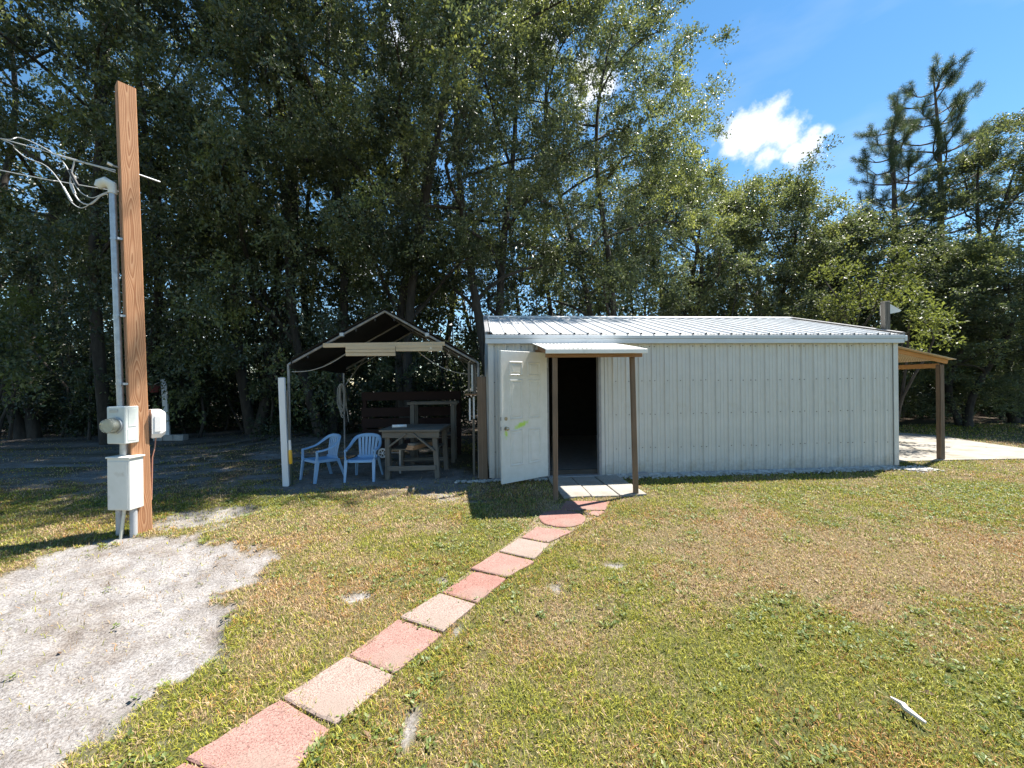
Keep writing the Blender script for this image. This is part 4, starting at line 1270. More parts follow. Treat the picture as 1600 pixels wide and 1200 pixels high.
bb.inputs['Transmission Weight'].default_value = .85; bb.inputs['IOR'].default_value = 1.3
bx_('meter_glass', MB().tube([(mcx, yb - .165, zmc), (mcx, yb - .215, zmc), (mcx, yb - .242, zmc), (mcx, yb - .250, zmc)], [.080, .078, .070, .045], 28), gm, mbx, True)
bx_('meter_dial', MB().cyl((mcx, yb - .168, zmc), (mcx, yb - .217, zmc), .060, 24), M['galv'], mbx, True)
# nipple and lower breaker panel
zp0, zp1 = zat(789), zat(710)
pcx = mcx + .03
bx_('nipple', MB().cyl((mcx, yb - .07, zp1 - .02), (mcx, yb - .07, zm0 + .02), .032, 16), M['galv'], pole, True)
pbx = bx_('breaker_panel', MB().box((pcx, yb - .078, (zp0 + zp1) / 2), (.26, .152, zp1 - zp0), bev=.008), M['panel_box'], pole)
bx_('lid', MB().box((pcx + .004, yb - .080, zp1 - .002), (.28, .170, .018), bev=.004), M['panel_box'], pbx)
bx_('cover', MB().box((pcx, yb - .157, (zp0 + zp1) / 2 - .01), (.23, .008, zp1 - zp0 - .06), bev=.002), M['panel_box'], pbx)
bx_('conduit', MB().cyl((pcx - .07, yb - .08, -.06), (pcx - .07, yb - .08, zp0 + .01), .034, 16), M['pvc'], pole, True)
bx_('conduit', MB().cyl((pcx + .085, yb - .075, -.06), (pcx + .085, yb - .075, zp0 + .01), .032, 16), M['pvc'], pole, True)
bx_('ground_conduit', MB().cyl((pcx + .015, yb - .15, -.06), (pcx + .04, yb - .125, zp0 + .01), .015, 12), M['pvc_white'], pole, True)
# telephone junction box on the far side
zn0, zn1 = zat(686), zat(641)
ncx = lx * 1.25
nb = MB()
oct_ = [(-.075, -.13), (.075, -.13), (.105, -.09), (.105, .09), (.075, .13), (-.075, .13), (-.105, .09), (-.105, -.09)]
hz = (zn1 - zn0) / 2; zc_ = (zn1 + zn0) / 2
vs = []
for yo, sc in ((PW / 2 + .004, 1.0), (PW / 2 + .085, 1.0), (PW / 2 + .125, .78)):
    for x, z in oct_: vs.append((ncx + x * sc, yo, zc_ + z / .13 * hz * sc))
nb.add(vs, [tuple(range(8))] + [(j * 8 + k, (j + 1) * 8 + k, (j + 1) * 8 + (k + 1) % 8, j * 8 + (k + 1) % 8) for j in range(2) for k in range(8)] + [tuple(16 + k for k in range(7, -1, -1))])
nbo = nb.build('junction_box', M['white_plastic'], pole)
MB().box((ncx + .108, PW / 2 + .05, zc_), (.008, .05, hz * 1.1), bev=.003).build('latch', M['white_plastic'], nbo)
MB().tube([(ncx + .02, PW / 2 + .05, zn0 + .01), (ncx + .03, PW / 2 + .04, zn0 - .1), (ncx + .015, PW / 2 + .02, zn0 - .22), (ncx + .0, PW / 2 + .012, .3)], .006, 6).build('telephone_wire', M['wire_pink'], pole, True)
# through bolt
zbt = zat(268)
MB().cyl(pl(-.0, -PW / 2 - .05, zbt + .02), pl(.0, PW / 2 + .19, zbt), .010, 8).build('eye_bolt', M['galv'], pole, True)
MB().tube([pl(0, -PW / 2 - .05, zbt + .02) for _ in (0,)] + [pl(.0, -PW / 2 - .09, zbt + .03)], .016, 8).build('insulator', M['white_plastic'], pole, True)

# service drop: messenger and three insulated tails
Yc = pb[1] - .10
drop = thing('service_cable', 'grey overhead service cables looping to the pole top from the left', 'cable', at(120, 260, Yc))
o0 = np.array(at(120, 260, Yc))
def rel(P): return [tuple(np.array(p) - o0) for p in P]
def smooth_path(P, k=6):
    P = [np.array(p) for p in P]; out = []
    for i in range(len(P) - 1):
        p0, p1, p2, p3 = P[max(i - 1, 0)], P[i], P[i + 1], P[min(i + 2, len(P) - 1)]
        for j in range(k):
            f = j / k
            out.append(.5 * ((2 * p1) + (-p0 + p2) * f + (2 * p0 - 5 * p1 + 4 * p2 - p3) * f * f + (-p0 + 3 * p1 - 3 * p2 + p3) * f ** 3))
    out.append(P[-1]); return out
far = [at(-60, 199, Yc + .8), at(-300, 128, Yc + 4.5)]
def zp(px, py): return at(px, py, Yc)
MB().tube(rel([zp(180, 266), zp(150, 258.5), zp(133, 254)]), .006, 6).build('guy_grip', M['cable'], drop, True)
MB().tube(rel([zp(180, 269), zp(155, 261), zp(133, 255)]), .006, 6).build('guy_grip', M['cable'], drop, True)
MB().tube(rel([zp(133, 254.5), zp(92, 243)]), .011, 8).build('splice', M['cable'], drop, True)
MB().tube(rel(smooth_path([zp(95, 243.5), zp(50, 230), zp(10, 219), far[0], far[1]])), .0052, 8).build('messenger', M['cable'], drop, True)
MB().tube(rel(smooth_path([far[1], far[0], zp(5, 217), zp(30, 215), zp(57, 225), zp(80, 238), zp(100, 255), zp(112, 277), zp(124, 298), zp(143, 309), zp(160, 303), zp(170, 299)])), .0048, 8).build('tail', M['cable'], drop, True)
MB().tube(rel(smooth_path([far[1], far[0], zp(10, 221), zp(24, 233), zp(42, 247), zp(68, 257), zp(84, 271), zp(100, 294), zp(111, 315), zp(127, 325), zp(143, 317), zp(158, 305), zp(168, 301)])), .0048, 8).build('tail', M['cable'], drop, True)
MB().tube(rel(smooth_path([zp(117, 250), zp(112, 270), zp(110, 287), zp(117, 304), zp(127, 316), zp(142, 319), zp(158, 306), zp(168, 303)])), .0065, 8).build('tail', M['cable'], drop, True)
MB().tube(rel([zp(109, 266), zp(122, 291)]), .015, 10).build('splice_sleeve', M['black'], drop, True)
MB().tube(rel([zp(111, 288), zp(117, 303)]), .013, 10).build('splice_sleeve', M['cable'], drop, True)
MB().tube(rel([zp(99, 292), zp(112, 315)]), .010, 8).build('splice_sleeve', M['cable'], drop, True)
ph = MB().tube([tuple(p) for p in smooth_path([at(-300, 205, Yc + 4.5), at(0, 266, Yc + .3), at(95, 284, Yc + .2), at(190, 300, Yc + .15)])], .005, 6).build('telephone_line', M['cable'], None, True)
tag(ph, 'thin overhead telephone wire below the service cables at the left edge', 'wire')

# far white board on concrete blocks, red bucket on it
fb = gp(262, 688)
fw_ = thing('far_post', 'white upright board on concrete blocks in the shade behind the pole', 'post', fb)
MB().beam((.0, 0, .05), (-.10, 0, at(254, 592, fb[1])[2]), .15, .05, up=(0, 1, 0), bev=.005).build('board', M['white_wood'], fw_)
for k in range(3):
    MB().box((-.22 + k * .30, .02, .08), (.28, .22, .17), .03 * k, .008).build('block', M['cblock'], fw_)
bk = MB().tube([(0, 0, 0), (0, 0, .02), (0, 0, .22), (0, 0, .23)], [.10, .11, .14, .14], 16).build('bucket', M['red'], None, True)
bp_ = at(244, 609, fb[1] - .05); bk.location = (bp_[0] - .05, bp_[1], bp_[2] - .08)
tag(bk, 'dark red bucket hanging on the far white board', 'bucket')
hkb = MB().tube([(0, 0, .24), (.10, .04, .30), (.22, .07, .30)], .008, 6).build('handle', M['galv'], bk, True)

# litter on the lawn
sk = MB().tube([(0, 0, .012), (.06, .035, .018), (.10, .03, .020), (.19, .085, .014)], [.008, .018, .020, .008], 7, flat=1.0).build('bleached_stick', M['stick'], None, True)
s0 = gp(1392, 1096); s1 = gp(1447, 1137)
sk.location = (s0[0], s0[1], .012); sk.rotation_euler = (0, 0, math.atan2(s1[1] - s0[1], s1[0] - s0[0]) - .42)
sk.scale = (float(np.linalg.norm(s1 - s0)) / .208,) * 3
tag(sk, 'short bleached white stick lying on the lawn at lower right', 'stick')

# ------------------------------------------------------------------ grass
def grass_mat():
    m, nt, N, L, b = newmat('grass_blade')
    a = N.new('ShaderNodeAttribute'); a.attribute_name = 'col'
    L.new(a.outputs['Color'], b.inputs['Base Color'])
    b.inputs['Roughness'].default_value = .55; b.inputs['Specular IOR Level'].default_value = .35
    t = N.new('ShaderNodeBsdfTranslucent'); L.new(a.outputs['Color'], t.inputs['Color'])
    mx = N.new('ShaderNodeMixShader'); mx.inputs[0].default_value = .3
    L.new(b.outputs[0], mx.inputs[1]); L.new(t.outputs[0], mx.inputs[2])
    L.new(mx.outputs[0], N['Material Output'].inputs['Surface'])
    return m
GM = grass_mat()
rg = np.random.default_rng(77)
PQ = [[gp(*p)[:2] for p in px] for _, px, _ in PAVERS]
def cover(x, y, edge=.0):
    """share of ground that carries grass"""
    m = masks(x, y)
    d = (1 - .975 * sstep(.25, .95, m['sand'])) * (1 - .93 * np.where(m['left'] > .3, np.maximum(m['litter'] * 1.6 - .8, 0), m['litter'])) * (1 - m['left'] * (.12 + .5 * sstep(.35, .6, fbm(x, y, 2.3, 95))))
    d *= 1 - .9 * m['tent']
    d *= 1 - .75 * sstep(-.32, -.12, sdist(SHED_POLY, x, y))
    d *= .55 + .45 * sstep(.33, .5, fbm(x, y, 5.5, 99, 3))
    inside = np.zeros(x.shape, bool)
    for q in PQ: inside |= sdist(q, x, y) > .010 + .035 * sstep(.45, .75, fbm(x, y, 9, 141, 2))
    inside |= np.hypot(x - ROUND_C[0], y - ROUND_C[1]) < ROUND_R - .012
    inside |= sdist(SHED_POLY, x, y) > -.02
    inside |= sdist(STEP, x, y) > 0
    inside |= sdist(DRIVE, x, y) > 0.02
    d[inside] = 0
    return d, m
C_GREEN = np.array([.145, .19, .022]); C_LIME = np.array([.50, .45, .06]); C_STRAW = np.array([.66, .50, .29]); C_BROWN = np.array([.38, .245, .135]); C_RUST = np.array([.47, .25, .085])
def blade_colors(x, y, n):
    dry, rust = lawn_tone(x, y)
    u = rg.random(n); v = rg.random(n)
    base = C_GREEN[None] * (1 - v[:, None]) + C_LIME[None] * v[:, None]
    dr = C_STRAW[None] * v[:, None] + C_BROWN[None] * (1 - v[:, None])
    isd = (u < .06 + .70 * dry)
    c = np.where(isd[:, None], dr, base)
    isr = rg.random(n) < rust * .7
    c = np.where(isr[:, None], C_RUST[None] * (.6 + .7 * v[:, None]), c)
    return c * (rg.uniform(.75, 1.2, n))[:, None]
def zone(y0, y1, dens, hl, wl_, xlim=None):
    x0 = lambda y: -1.42 * y - .3
    A_ = 0.5 * (y0 + y1) * 2.84 * (y1 - y0)
    n = int(A_ * dens)
    y = np.sqrt(rg.uniform(y0 * y0, y1 * y1, n)); x = rg.uniform(-1.42, 1.42, n) * y
    d, m = cover(x, y)
    k = rg.random(n) < d
    x = x[k]; y = y[k]; n = len(x)
    sh = 1 - .35 * m['left'][k]
    h = rg.uniform(*hl, n) * sh * (.7 + .6 * fbm(x, y, 3.1, 7, 2)); w = rg.uniform(*wl_, n)
    return x, y, h, w
Z = [zone(1.25, 2.4, 9000, (.022, .055), (.0022, .0048)), zone(2.4, 3.6, 6200, (.022, .055), (.003, .006)),
     zone(3.6, 5.2, 3300, (.025, .055), (.0045, .0085)), zone(5.2, 8.0, 1250, (.03, .06), (.007, .013)), zone(8.0, 13.5, 420, (.03, .07), (.011, .02))]
bx = np.concatenate([z[0] for z in Z]); by = np.concatenate([z[1] for z in Z]); bh = np.concatenate([z[2] for z in Z]); bwid = np.concatenate([z[3] for z in Z])
n = len(bx)
ba = rg.uniform(0, 2 * PI, n); tilt = np.clip(rg.normal(.78, .4, n), .05, 1.45)
bend = rg.uniform(.1, .7, n)
dx, dy = np.cos(ba), np.sin(ba); sx, sy = -dy, dx
bz = H(bx, by) - .004
t1 = tilt * .7; t2 = np.minimum(tilt + bend, 1.7)
mxp = bx + dx * bh * .5 * np.sin(t1); myp = by + dy * bh * .5 * np.sin(t1); mzp = bz + bh * .5 * np.cos(t1)
tx_ = mxp + dx * bh * .5 * np.sin(t2); ty_ = myp + dy * bh * .5 * np.sin(t2); tz_ = mzp + bh * .5 * np.cos(t2)
V = np.empty((n, 5, 3), np.float32)
hw = bwid / 2
V[:, 0] = np.stack([bx - sx * hw, by - sy * hw, bz], 1); V[:, 1] = np.stack([bx + sx * hw, by + sy * hw, bz], 1)
V[:, 2] = np.stack([mxp + sx * hw * .85, myp + sy * hw * .85, mzp], 1); V[:, 3] = np.stack([mxp - sx * hw * .85, myp - sy * hw * .85, mzp], 1)
V[:, 4] = np.stack([tx_, ty_, tz_], 1)
base = np.arange(n)[:, None] * 5
loops = np.concatenate([base + np.array([[0, 1, 2, 3]]), base + np.array([[3, 2, 4]])], 1).ravel()
starts = (np.arange(n)[:, None] * 7 + np.array([[0, 4]])).ravel()
bc = blade_colors(bx, by, n)
colr = np.repeat(np.concatenate([bc, np.ones((n, 1))], 1)[:, None], 5, 1)
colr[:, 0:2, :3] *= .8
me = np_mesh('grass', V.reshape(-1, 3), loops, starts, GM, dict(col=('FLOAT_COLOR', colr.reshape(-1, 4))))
go = link('grass', me, kind='stuff'); go['label'] = 'short patchy green and straw coloured lawn grass'; go['category'] = 'grass'
print('blades', n)

# short stubble under the blades
def stubble(y0, y1, dens, hl, wl_):
    n = int((y0 + y1) * 1.42 * (y1 - y0) * dens)
    y = np.sqrt(rg.uniform(y0 * y0, y1 * y1, n)); x = rg.uniform(-1.42, 1.42, n) * y
    d, m = cover(x, y)
    k = rg.random(n) < np.clip(d * 1.3, 0, 1)
    x = x[k]; y = y[k]; n = len(x)
    a = rg.uniform(0, 2 * PI, n); t = rg.uniform(.2, 1.4, n); h = rg.uniform(*hl, n); w = rg.uniform(*wl_, n) / 2
    z = H(x, y) - .003
    V = np.empty((n, 3, 3), np.float32)
    V[:, 0] = np.stack([x + np.sin(a) * w, y - np.cos(a) * w, z], 1); V[:, 1] = np.stack([x - np.sin(a) * w, y + np.cos(a) * w, z], 1)
    V[:, 2] = np.stack([x + np.cos(a) * h * np.sin(t), y + np.sin(a) * h * np.sin(t), z + h * np.cos(t)], 1)
    c = blade_colors(x, y, n) * .9
    return V.reshape(-1, 3), np.repeat(np.concatenate([c, np.ones((n, 1))], 1), 3, 0)
SB = [stubble(1.25, 2.6, 22000, (.010, .032), (.002, .0045)), stubble(2.6, 4.2, 9000, (.012, .035), (.003, .007)), stubble(4.2, 6.5, 2600, (.016, .04), (.006, .012))]
V = np.concatenate([q[0] for q in SB]); Cc = np.concatenate([q[1] for q in SB])
me = np_mesh('grass_stubble', V, np.arange(len(V)), np.arange(len(V) // 3) * 3, GM, dict(col=('FLOAT_COLOR', Cc)))
go = link('grass_stubble', me, kind='stuff'); go['label'] = 'fine short stubble between the lawn blades'; go['category'] = 'grass'
print('stubble', len(V) // 3)

# broad-leaved weeds in the lawn: little rosettes of rounded leaves
def leaves_mesh(name, P, AX, NR, Ln, Wd, tint, matl, fold=.25):
    """P base, AX axis, NR normal (unit rows): folded four-point leaves"""
    n = len(P)
    S = np.cross(AX, NR); S /= np.linalg.norm(S, axis=1)[:, None] + 1e-9
    NR = np.cross(S, AX)
    V = np.empty((n, 4, 3), np.float32)
    mid = P + AX * (Ln * .48)[:, None]
    up = NR * (Wd * fold)[:, None]
    V[:, 0] = P; V[:, 1] = mid + S * (Wd / 2)[:, None] + up; V[:, 2] = P + AX * Ln[:, None]; V[:, 3] = mid - S * (Wd / 2)[:, None] + up
    b = np.arange(n)[:, None] * 4
    loops = (b + np.array([[0, 1, 2, 0, 2, 3]])).ravel()
    return np_mesh(name, V.reshape(-1, 3), loops, np.arange(2 * n) * 3, matl, dict(tint=('FLOAT', np.repeat(tint, 4))))
nw = 11000
wy = np.sqrt(rg.uniform(1.3 ** 2, 5.8 ** 2, nw)); wx = rg.uniform(-1.4, 1.4, nw) * wy
dcov, _ = cover(wx, wy); dryw, _ = lawn_tone(wx, wy)
k = rg.random(nw) < dcov * sstep(.42, .60, fbm(wx, wy, 1.6, 131)) * (1 - .85 * dryw)
wx = wx[k]; wy = wy[k]; wz = H(wx, wy)
Pl = []; Al = []; Nl = []
for j in range(7):
    a = rg.uniform(0, 2 * PI, len(wx)); e = rg.uniform(.1, .8, len(wx)); r = rg.uniform(0, .02, len(wx))
    ax = np.stack([np.cos(a) * np.cos(e), np.sin(a) * np.cos(e), np.sin(e)], 1)
    Pl.append(np.stack([wx + np.cos(a) * r, wy + np.sin(a) * r, wz + rg.uniform(.004, .02, len(wx))], 1)); Al.append(ax)
    nn = np.stack([rg.normal(0, .3, len(wx)), rg.normal(0, .3, len(wx)), np.ones(len(wx))], 1); Nl.append(nn)
Pl = np.concatenate(Pl); Al = np.concatenate(Al); Nl = np.concatenate(Nl)
M['weed'] = leafmat('weed_leaf', (.08, .12, .03), (.15, .20, .055), (.25, .28, .10), .3, .5)
me = leaves_mesh('weeds', Pl, Al, Nl, rg.uniform(.012, .032, len(Pl)), rg.uniform(.010, .020, len(Pl)), rg.random(len(Pl)), M['weed'], .1)
wo = link('weeds', me, kind='stuff'); wo['label'] = 'small leafy weeds scattered through the lawn'; wo['category'] = 'weeds'
# fallen leaves and twigs
nl = 5200
fy = np.sqrt(rg.uniform(1.4 ** 2, 14 ** 2, nl)); fx_ = rg.uniform(-1.4, 1.4, nl) * fy
mm_ = masks(fx_, fy)
k = (rg.random(nl) < .08 + .9 * np.maximum(mm_['left'], mm_['litter'])) & (sdist(SHED_POLY, fx_, fy) < 0)
fx_ = fx_[k]; fy = fy[k]; nl = len(fx_)
a = rg.uniform(0, 2 * PI, nl)
ax = np.stack([np.cos(a), np.sin(a), rg.uniform(-.2, .4, nl)], 1); ax /= np.linalg.norm(ax, axis=1)[:, None]
nn = np.stack([rg.normal(0, .4, nl), rg.normal(0, .4, nl), np.ones(nl)], 1)
M['dead_leaf'] = leafmat('dead_leaf', (.10, .055, .03), (.20, .125, .07), (.36, .27, .17), .1, .7)
me = leaves_mesh('fallen_leaves', np.stack([fx_, fy, H(fx_, fy) + .012], 1), ax, nn, rg.uniform(.03, .07, nl), rg.uniform(.015, .03, nl), rg.random(nl), M['dead_leaf'], .2)
fo = link('fallen_leaves', me, kind='stuff'); fo['label'] = 'dry brown fallen leaves on the ground under the trees'; fo['category'] = 'leaf litter'

# ------------------------------------------------------------------ trees
def unit(v): return v / (np.linalg.norm(v, axis=-1, keepdims=True) + 1e-9)
def curve(p0, p1, r, n, wob, up=0.0):
    p0 = np.asarray(p0, float); p1 = np.asarray(p1, float)
    t = np.linspace(0, 1, n)[:, None]
    P = p0 + (p1 - p0) * t
    L = np.linalg.norm(p1 - p0)
    o = np.array([r.gauss(0, 1), r.gauss(0, 1), r.gauss(0, .5)]) * wob * L
    o2 = np.array([r.gauss(0, 1), r.gauss(0, 1), r.gauss(0, .5)]) * wob * L * .6
    P = P + np.sin(t * PI) * o + np.sin(t * 2 * PI) * o2
    P[:, 2] += (np.sin(t[:, 0] * PI) * up * L)
    return P
def make_oak(seed, Ht, R, zb, nleaf, stems=2, leaf=(.060, .098), leafw=.56, limbs=20, r0=.12, shell=.45):
    r = random.Random(seed); g = np.random.default_rng(seed)
    tb = MB(); clumps = []
    def env(z):
        t = np.clip((z - zb) / (Ht - zb), 0, 1)
        return R * (max(.0, math.sin(PI * min(1, t * .86 + .14)) ) ** .55 + .05)
    for s in range(stems):
        a = 2 * PI * s / stems + r.uniform(-.5, .5)
        top = np.array([math.cos(a) * R * .30, math.sin(a) * R * .30, Ht * r.uniform(.80, .93)]) if stems > 1 else np.array([r.uniform(-.3, .3), r.uniform(-.3, .3), Ht * .92])
        P = curve((math.cos(a) * .12, math.sin(a) * .12, -.15), top, r, 14, .045)
        rs = [r0 * (1.35 if i == 0 else 1) * (1 - i / 13) ** .75 + .018 for i in range(14)]
        tb.tube(P, rs, 9)
        nl_ = limbs // stems
        for k in range(nl_):
            f = .20 + .78 * (k + r.random() * .8) / nl_
            i = min(12, int(f * 13)); ff = f * 13 - i
            p0 = P[i] * (1 - ff) + P[i + 1] * ff
            az = k * 2.4 + r.uniform(-.5, .5) + a
            ze = min(Ht * .98, max(zb + .2, p0[2] + r.uniform(.3, 2.4)))
            re = env(ze) * r.uniform(.62, 1.02)
            p1 = np.array([math.cos(az) * re, math.sin(az) * re, ze])
            Q = curve(p0, p1, r, 8, .07, .10)
            rl = max(.022, rs[i] * .48)
            tb.tube(Q, [rl * (1 - j / 8) + .008 for j in range(8)], 6)
            clumps.append(p1)
            for q in range(5):
                j = r.uniform(3, 7); j0 = int(j); jf = j - j0
                b0 = Q[j0] * (1 - jf) + Q[min(7, j0 + 1)] * jf
                dv = np.array([r.gauss(0, 1), r.gauss(0, 1), r.gauss(.3, .7)]); dv /= np.linalg.norm(dv)
                b1 = b0 + dv * r.uniform(.6, 1.5)
                T = curve(b0, b1, r, 5, .09, .05)
                tb.tube(T, [.016, .013, .010, .007, .004], 4, False)
                clumps.append(b1); clumps.append((b0 + b1) / 2)
        clumps.append(top)
    # fill the crown's outer volume
    extra = int(len(clumps) * 1.2)
    for k in range(extra):
        z = zb + (Ht - zb) * r.random() ** .9
        a = r.uniform(0, 2 * PI); q = env(z) * (shell + (1.0 - shell) * r.random() ** .6) * r.uniform(.75, 1.08)
        clumps.append(np.array([math.cos(a) * q, math.sin(a) * q, z]))
    C = np.array(clumps); nc = len(C)
    per = max(1, nleaf // (nc * 9))
    # every clump: nine twigs with leaves strung along them
    tw = 9
    cs = g.uniform(.65, 1.25, nc)
    ctint = np.clip(g.normal(.42, .22, nc), 0, 1)
    TD = unit(g.normal(0, 1, (nc, tw, 3)) * np.array([1, 1, .75]) + np.array([0, 0, .12]) + .7 * unit(C - np.array([0, 0, (zb + Ht) / 2]))[:, None])
    TL = g.uniform(.30, .85, (nc, tw)) * cs[:, None]
    u = g.random((nc, tw, per)) ** .65
    P = C[:, None, None] + TD[:, :, None] * (TL[:, :, None] * u)[..., None] + g.normal(0, .055, (nc, tw, per, 3))
    P[..., 2] -= (.18 * (TL[:, :, None] * u) ** 2)
    AX = unit(TD[:, :, None] * .8 + g.normal(0, .75, P.shape))
    NR = unit(g.normal(0, .8, P.shape) + np.array([0, 0, .30]) + .25 * unit(C)[:, None, None])
    ti = np.clip(ctint[:, None, None] + .25 * (u - .6) + g.normal(0, .13, u.shape), 0, 1)
    P = P.reshape(-1, 3); AX = AX.reshape(-1, 3); NR = NR.reshape(-1, 3)
    n = len(P)
    L_ = g.uniform(*leaf, n); 
    k = P[:, 2] > .35
    return tb, (P[k], AX[k], NR[k], L_[k], (L_ * g.uniform(leafw * .8, leafw * 1.2, n))[k], ti.ravel()[k])
OAKS = []
specs = [(1, 14.5, 3.8, 1.0, 128000, 2), (2, 16.0, 4.4, 4.6, 128000, 2), (3, 13.5, 3.6, 1.0, 122000, 3), (4, 10.0, 3.3, .8, 100000, 2)]
for sd_, Ht, R, zb_, nlf, stems in specs:
    tb, lv = make_oak(sd_, Ht, R, zb_, nlf, stems, leaf=(.060, .096) if sd_ == 2 else (.065, .105))
    t_o = tb.build('trunk_src', M['bark'], None, True); tm = t_o.data; bpy.data.objects.remove(t_o)
    cm = leaves_mesh('crown_src', *lv, M['leaf'])
    OAKS.append((tm, cm))
def oak(v, x, y, rz, sc, label, group='oaks along the edge of the yard', mats=None, name='oak_tree'):
    t = thing(name, label, 'tree', (x, y, -.05), rz, group)
    t.scale = sc if isinstance(sc, tuple) else (sc, sc, sc)
    link('trunk', OAKS[v][0], t); link('crown', OAKS[v][1], t)
    return t
TREES = [
    (1, -15.6, 12.4, .4, (1.05, 1.05, 1.25), 'big oak filling the upper left corner of the photo'),
    (0, -11.6, 11.1, 1.9, (1.05, 1.05, 1.25), 'dense oak directly behind the tall timber pole'),
    (2, -8.6, 12.9, 3.1, (1.15, 1.15, 1.4), 'oak midway between the timber pole and the tent'),
    (0, -5.9, 12.3, 4.4, (1.1, 1.1, 1.3), 'forked oak left of the tent, behind the blue chairs'),
    (1, -3.2, 11.7, 5.3, (1.12, 1.12, 1.05), 'oak rising directly behind the peak of the tent'),
    (1, -.3, 12.3, .9, (1.14, 1.14, 1.1), 'tall oak behind the gap between tent and shed'),
    (1, 2.9, 13.6, 2.4, (.92, .92, 1.0), 'tallest oak, standing against the open sky above the shed door'),
    (3, 6.8, 15.8, .3, (1.05, 1.05, 1.04), 'rounded oak behind the shed roof, just below the white cloud'),
    (3, 10.6, 15.8, 2.2, (1.05, 1.05, .96), 'bushy oak behind the right half of the shed roof'),
    (3, 13.6, 15.2, 4.0, (1.05, 1.05, .78), 'bushy oak at the foot of the tall pine'),
    (2, 18.2, 13.8, 5.1, (.95, .95, .80), 'tall oak at the right edge of the photo'),
    (3, 15.2, 12.9, 1.1, (.8, .8, .60), 'low oak behind the driveway, left of the right edge tree'),
]
for t_ in TREES: oak(*t_)

# understorey shrubs in the shade: one dark mass
def blob_leaves(cent, rad, n, g, leaf=(.05, .09)):
    C = np.asarray(cent); nc = len(C)
    idx = g.integers(0, nc, n)
    d = unit(g.normal(0, 1, (n, 3)))
    rr = np.asarray(rad)[idx] * g.random(n) ** .5
    P = C[idx] + d * rr[:, None] * np.array([1, 1, .9])
    AX = unit(d + g.normal(0, .9, (n, 3))); NR = unit(g.normal(0, .7, (n, 3)) + np.array([0, 0, .6]))
    L_ = g.uniform(*leaf, n)
    k = P[:, 2] > .02
    return P[k], AX[k], NR[k], L_[k], L_[k] * g.uniform(.4, .6, k.sum()), np.clip(g.normal(.35, .2, k.sum()), 0, 1)
g = np.random.default_rng(404)
cent = []; rad = []
stem = MB(); r = random.Random(9)
def line_y(x): return 12.2 + (1.3 if x > -1 else 0) + max(0, min(1.7, (x - 6) * .45))
x = -21.0
while x < 24:
    y0 = line_y(x) + r.uniform(-.4, 3.2)
    hgt = r.uniform(1.2, 5.2)
    for k in range(r.randint(3, 6)):
        cent.append((x + r.gauss(0, .5), y0 + r.gauss(0, .5), r.uniform(.25, hgt))); rad.append(r.uniform(.35, .75))
    if r.random() < .75:
        stem.tube(curve((x, y0, -.1), (x + r.gauss(0, .5), y0 + r.gauss(0, .4), hgt + r.uniform(.3, 2.6)), r, 7, .05), [.045, .04, .035, .03, .025, .02, .01], 6)
    x += r.uniform(.22, .42)
for k in range(330):
    xx = r.uniform(-24, 24)
    cent.append((xx, line_y(xx) + r.uniform(.2, 4.0), r.uniform(.1, .9))); rad.append(r.uniform(.4, .75))
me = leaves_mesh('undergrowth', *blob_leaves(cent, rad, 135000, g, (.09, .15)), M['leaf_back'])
u_ = link('undergrowth', me, kind='stuff'); u_['label'] = 'dark tangled undergrowth below the oaks'; u_['category'] = 'undergrowth'
so_ = stem.build('saplings', M['bark'], None, True, kind='stuff'); so_['label'] = 'thin sapling stems in the shade under the oaks'; so_['category'] = 'saplings'
# the wood behind: one mass
cent = []; rad = []; stem = MB()
x = -34.0
while x < 40:
    y0 = (15.8 if x < -3 else 19.5) + r.uniform(0, 6)
    top = (13.0 if x < 2 else 8.2) + r.uniform(-2, 1.5)
    stem.tube(curve((x, y0, -.1), (x + r.gauss(0, .6), y0, top), r, 8, .03), [.16, .15, .13, .11, .09, .07, .05, .02], 6)
    for k in range(16):
        cent.append((x + r.gauss(0, 1.2), y0 + r.gauss(0, 1.2), r.uniform(.2, 1) * top)); rad.append(r.uniform(.7, 1.4))
    for k in range(12):
        cent.append((x + r.gauss(0, 1.0), y0 + r.gauss(0, 1.5), r.uniform(.2, 4.0))); rad.append(r.uniform(.6, 1.2))
    x += r.uniform(.8, 1.5)
for k in range(420):
    cent.append((r.uniform(-48, 52), r.uniform(25, 29), r.uniform(.1, 4.2))); rad.append(r.uniform(1.0, 1.6))
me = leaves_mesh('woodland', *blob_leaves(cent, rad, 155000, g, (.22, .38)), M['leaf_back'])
u_ = link('woodland', me, kind='stuff'); u_['label'] = 'dense dark woodland behind the front oaks'; u_['category'] = 'woodland'
so_ = stem.build('woodland_trunks', M['bark'], None, True, kind='stuff'); so_['label'] = 'dim trunks inside the woodland'; so_['category'] = 'trunks'

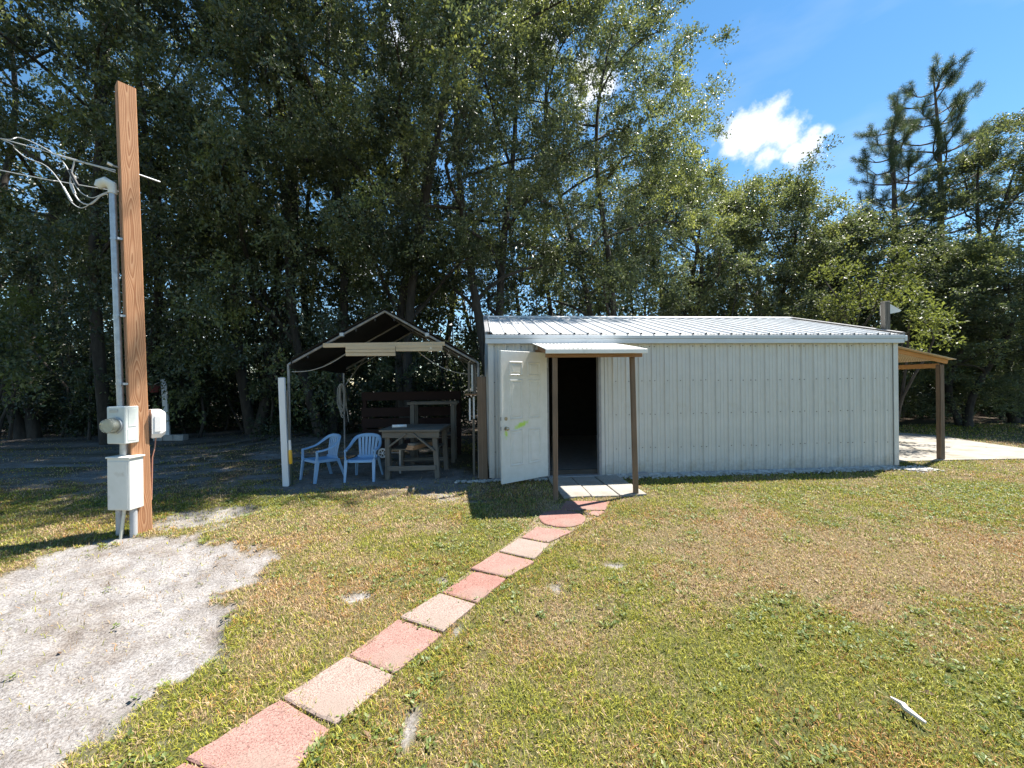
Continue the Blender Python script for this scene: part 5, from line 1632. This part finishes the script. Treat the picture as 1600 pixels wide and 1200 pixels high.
# brighter shrubs that catch the sun
def sapling(label, base, pts, n, seed, rads=(.35, .6)):
    g = np.random.default_rng(seed); r = random.Random(seed)
    t = thing('sapling', label, 'shrub', base)
    tb = MB(); C = []; R_ = []
    for p in pts:
        q = np.array(p) - np.array(base)
        Q = curve((0, 0, -.1), q, r, 8, .06, .1)
        tb.tube(Q, [.035 * (1 - i / 9) + .006 for i in range(8)], 6)
        for k in range(4):
            C.append(Q[-1 - k // 2] + np.array([r.gauss(0, .35), r.gauss(0, .35), r.gauss(0, .2)])); R_.append(r.uniform(*rads))
    tb.build('stem', M['bark'], t, True)
    link('foliage', leaves_mesh('foliage', *blob_leaves(C, R_, n, g, (.06, .11)), M['leaf_bright']), t)
sapling('bright green sapling catching the sun behind the right end of the roof', (9.3, 11.2, 0),
        [at(1385, 410, 10.6), at(1340, 430, 10.7), at(1290, 440, 10.9), at(1370, 440, 10.4), at(1330, 470, 10.6)], 3000, 21, (.22, .42))
sapling('pale green sapling just right of the tall grey post', (9.8, 9.9, 0), [at(1425, 480, 9.5), at(1440, 500, 9.5), at(1420, 515, 9.6)], 1600, 22, (.2, .35))
sapling('bright green shrub at the left edge of the photo', (-12.9, 9.6, 0), [at(20, 470, 9.3), at(0, 500, 9.2), at(25, 540, 9.3), at(-30, 460, 9.4)], 3800, 23)
sapling('sunlit bush at the back between the pole and the tent', (-8.2, 14.6, 0), [at(300, 625, 14.4), at(285, 640, 14.4), at(310, 650, 14.4)], 1800, 24)

# ------------------------------------------------------------------ pines
def make_pine(label, x, y, Ht, first, seed, spread):
    r = random.Random(seed); g = np.random.default_rng(seed)
    t = thing('pine_tree', label, 'tree', (x, y, -.05), 0, 'pines rising above the oaks')
    tb = MB()
    P = curve((0, 0, -.1), (r.uniform(-.3, .3), .2, Ht), r, 16, .012)
    tb.tube(P, [.19 * (1 - i / 15) ** .8 + .015 for i in range(16)], 9)
    tips = [(P[-1], np.array([0, 0, 1.0])), (P[-1] - [0, 0, .35], np.array([.2, 0, 1.0]))]
    z = first; k = 0
    while z < Ht - .5:
        f = (z - first) / (Ht - first)
        i = min(14, int((z + .1) / (Ht + .1) * 15))
        p0 = P[i] + (P[i + 1] - P[i]) * (((z + .1) / (Ht + .1) * 15) - i)
        for q in range(r.randint(2, 4)):
            az = k * 2.1 + q * 2 * PI / 3.2 + r.uniform(-.4, .4)
            ln = spread * (1 - f * .72) * r.uniform(.6, 1.05)
            p1 = p0 + np.array([math.cos(az) * ln, math.sin(az) * ln, ln * r.uniform(.30, .75)])
            Q = curve(p0, p1, r, 7, .05, -.10)
            tb.tube(Q, [.045 * (1 - f * .5) * (1 - j / 8) + .008 for j in range(7)], 5)
            tips.append((Q[-1], unit(Q[-1] - Q[-2]) + [0, 0, .5]))
            for s in range(3):
                j = r.randint(3, 5)
                dv = unit(Q[j + 1] - Q[j]) + np.array([r.gauss(0, .6), r.gauss(0, .6), r.uniform(.1, .7)])
                b1 = Q[j] + unit(dv) * r.uniform(.4, .9)
                tb.tube([Q[j], (Q[j] + b1) / 2 + np.array([0, 0, -.03]), b1], [.014, .011, .008], 4, False)
                tips.append((b1, unit(dv) + [0, 0, .4]))
        z += r.uniform(.40, .66); k += 1
    tb.build('trunk', M['pine_bark'], t, True)
    PP = []; AA = []; TT = []
    for c, dv in tips:
        dv = unit(np.asarray(dv, float)); nn = 330
        s = g.uniform(-.42, .05, nn)
        base = np.asarray(c) + dv[None] * s[:, None]
        ax = unit(dv[None] * .75 + unit(g.normal(0, 1, (nn, 3))) * 1.0)
        PP.append(base); AA.append(ax); TT.append(np.clip(g.normal(.4, .2) + g.normal(0, .12, nn), 0, 1))
    PP = np.concatenate(PP); AA = np.concatenate(AA); TT = np.concatenate(TT)
    NR = unit(g.normal(0, 1, PP.shape))
    link('crown', leaves_mesh('needles', PP, AA, NR, g.uniform(.17, .27, len(PP)), g.uniform(.005, .009, len(PP)), TT, M['needle'], .1), t)
make_pine('tall pine with open crown against the sky at upper right', at(1478, 300, 16.6)[0], 16.6, at(1478, 100, 16.6)[2], 8.0, 31, 2.7)
make_pine('shorter pine just left of the tall pine', at(1400, 300, 16.2)[0], 16.2, at(1400, 180, 16.2)[2], 5.6, 33, 2.2)
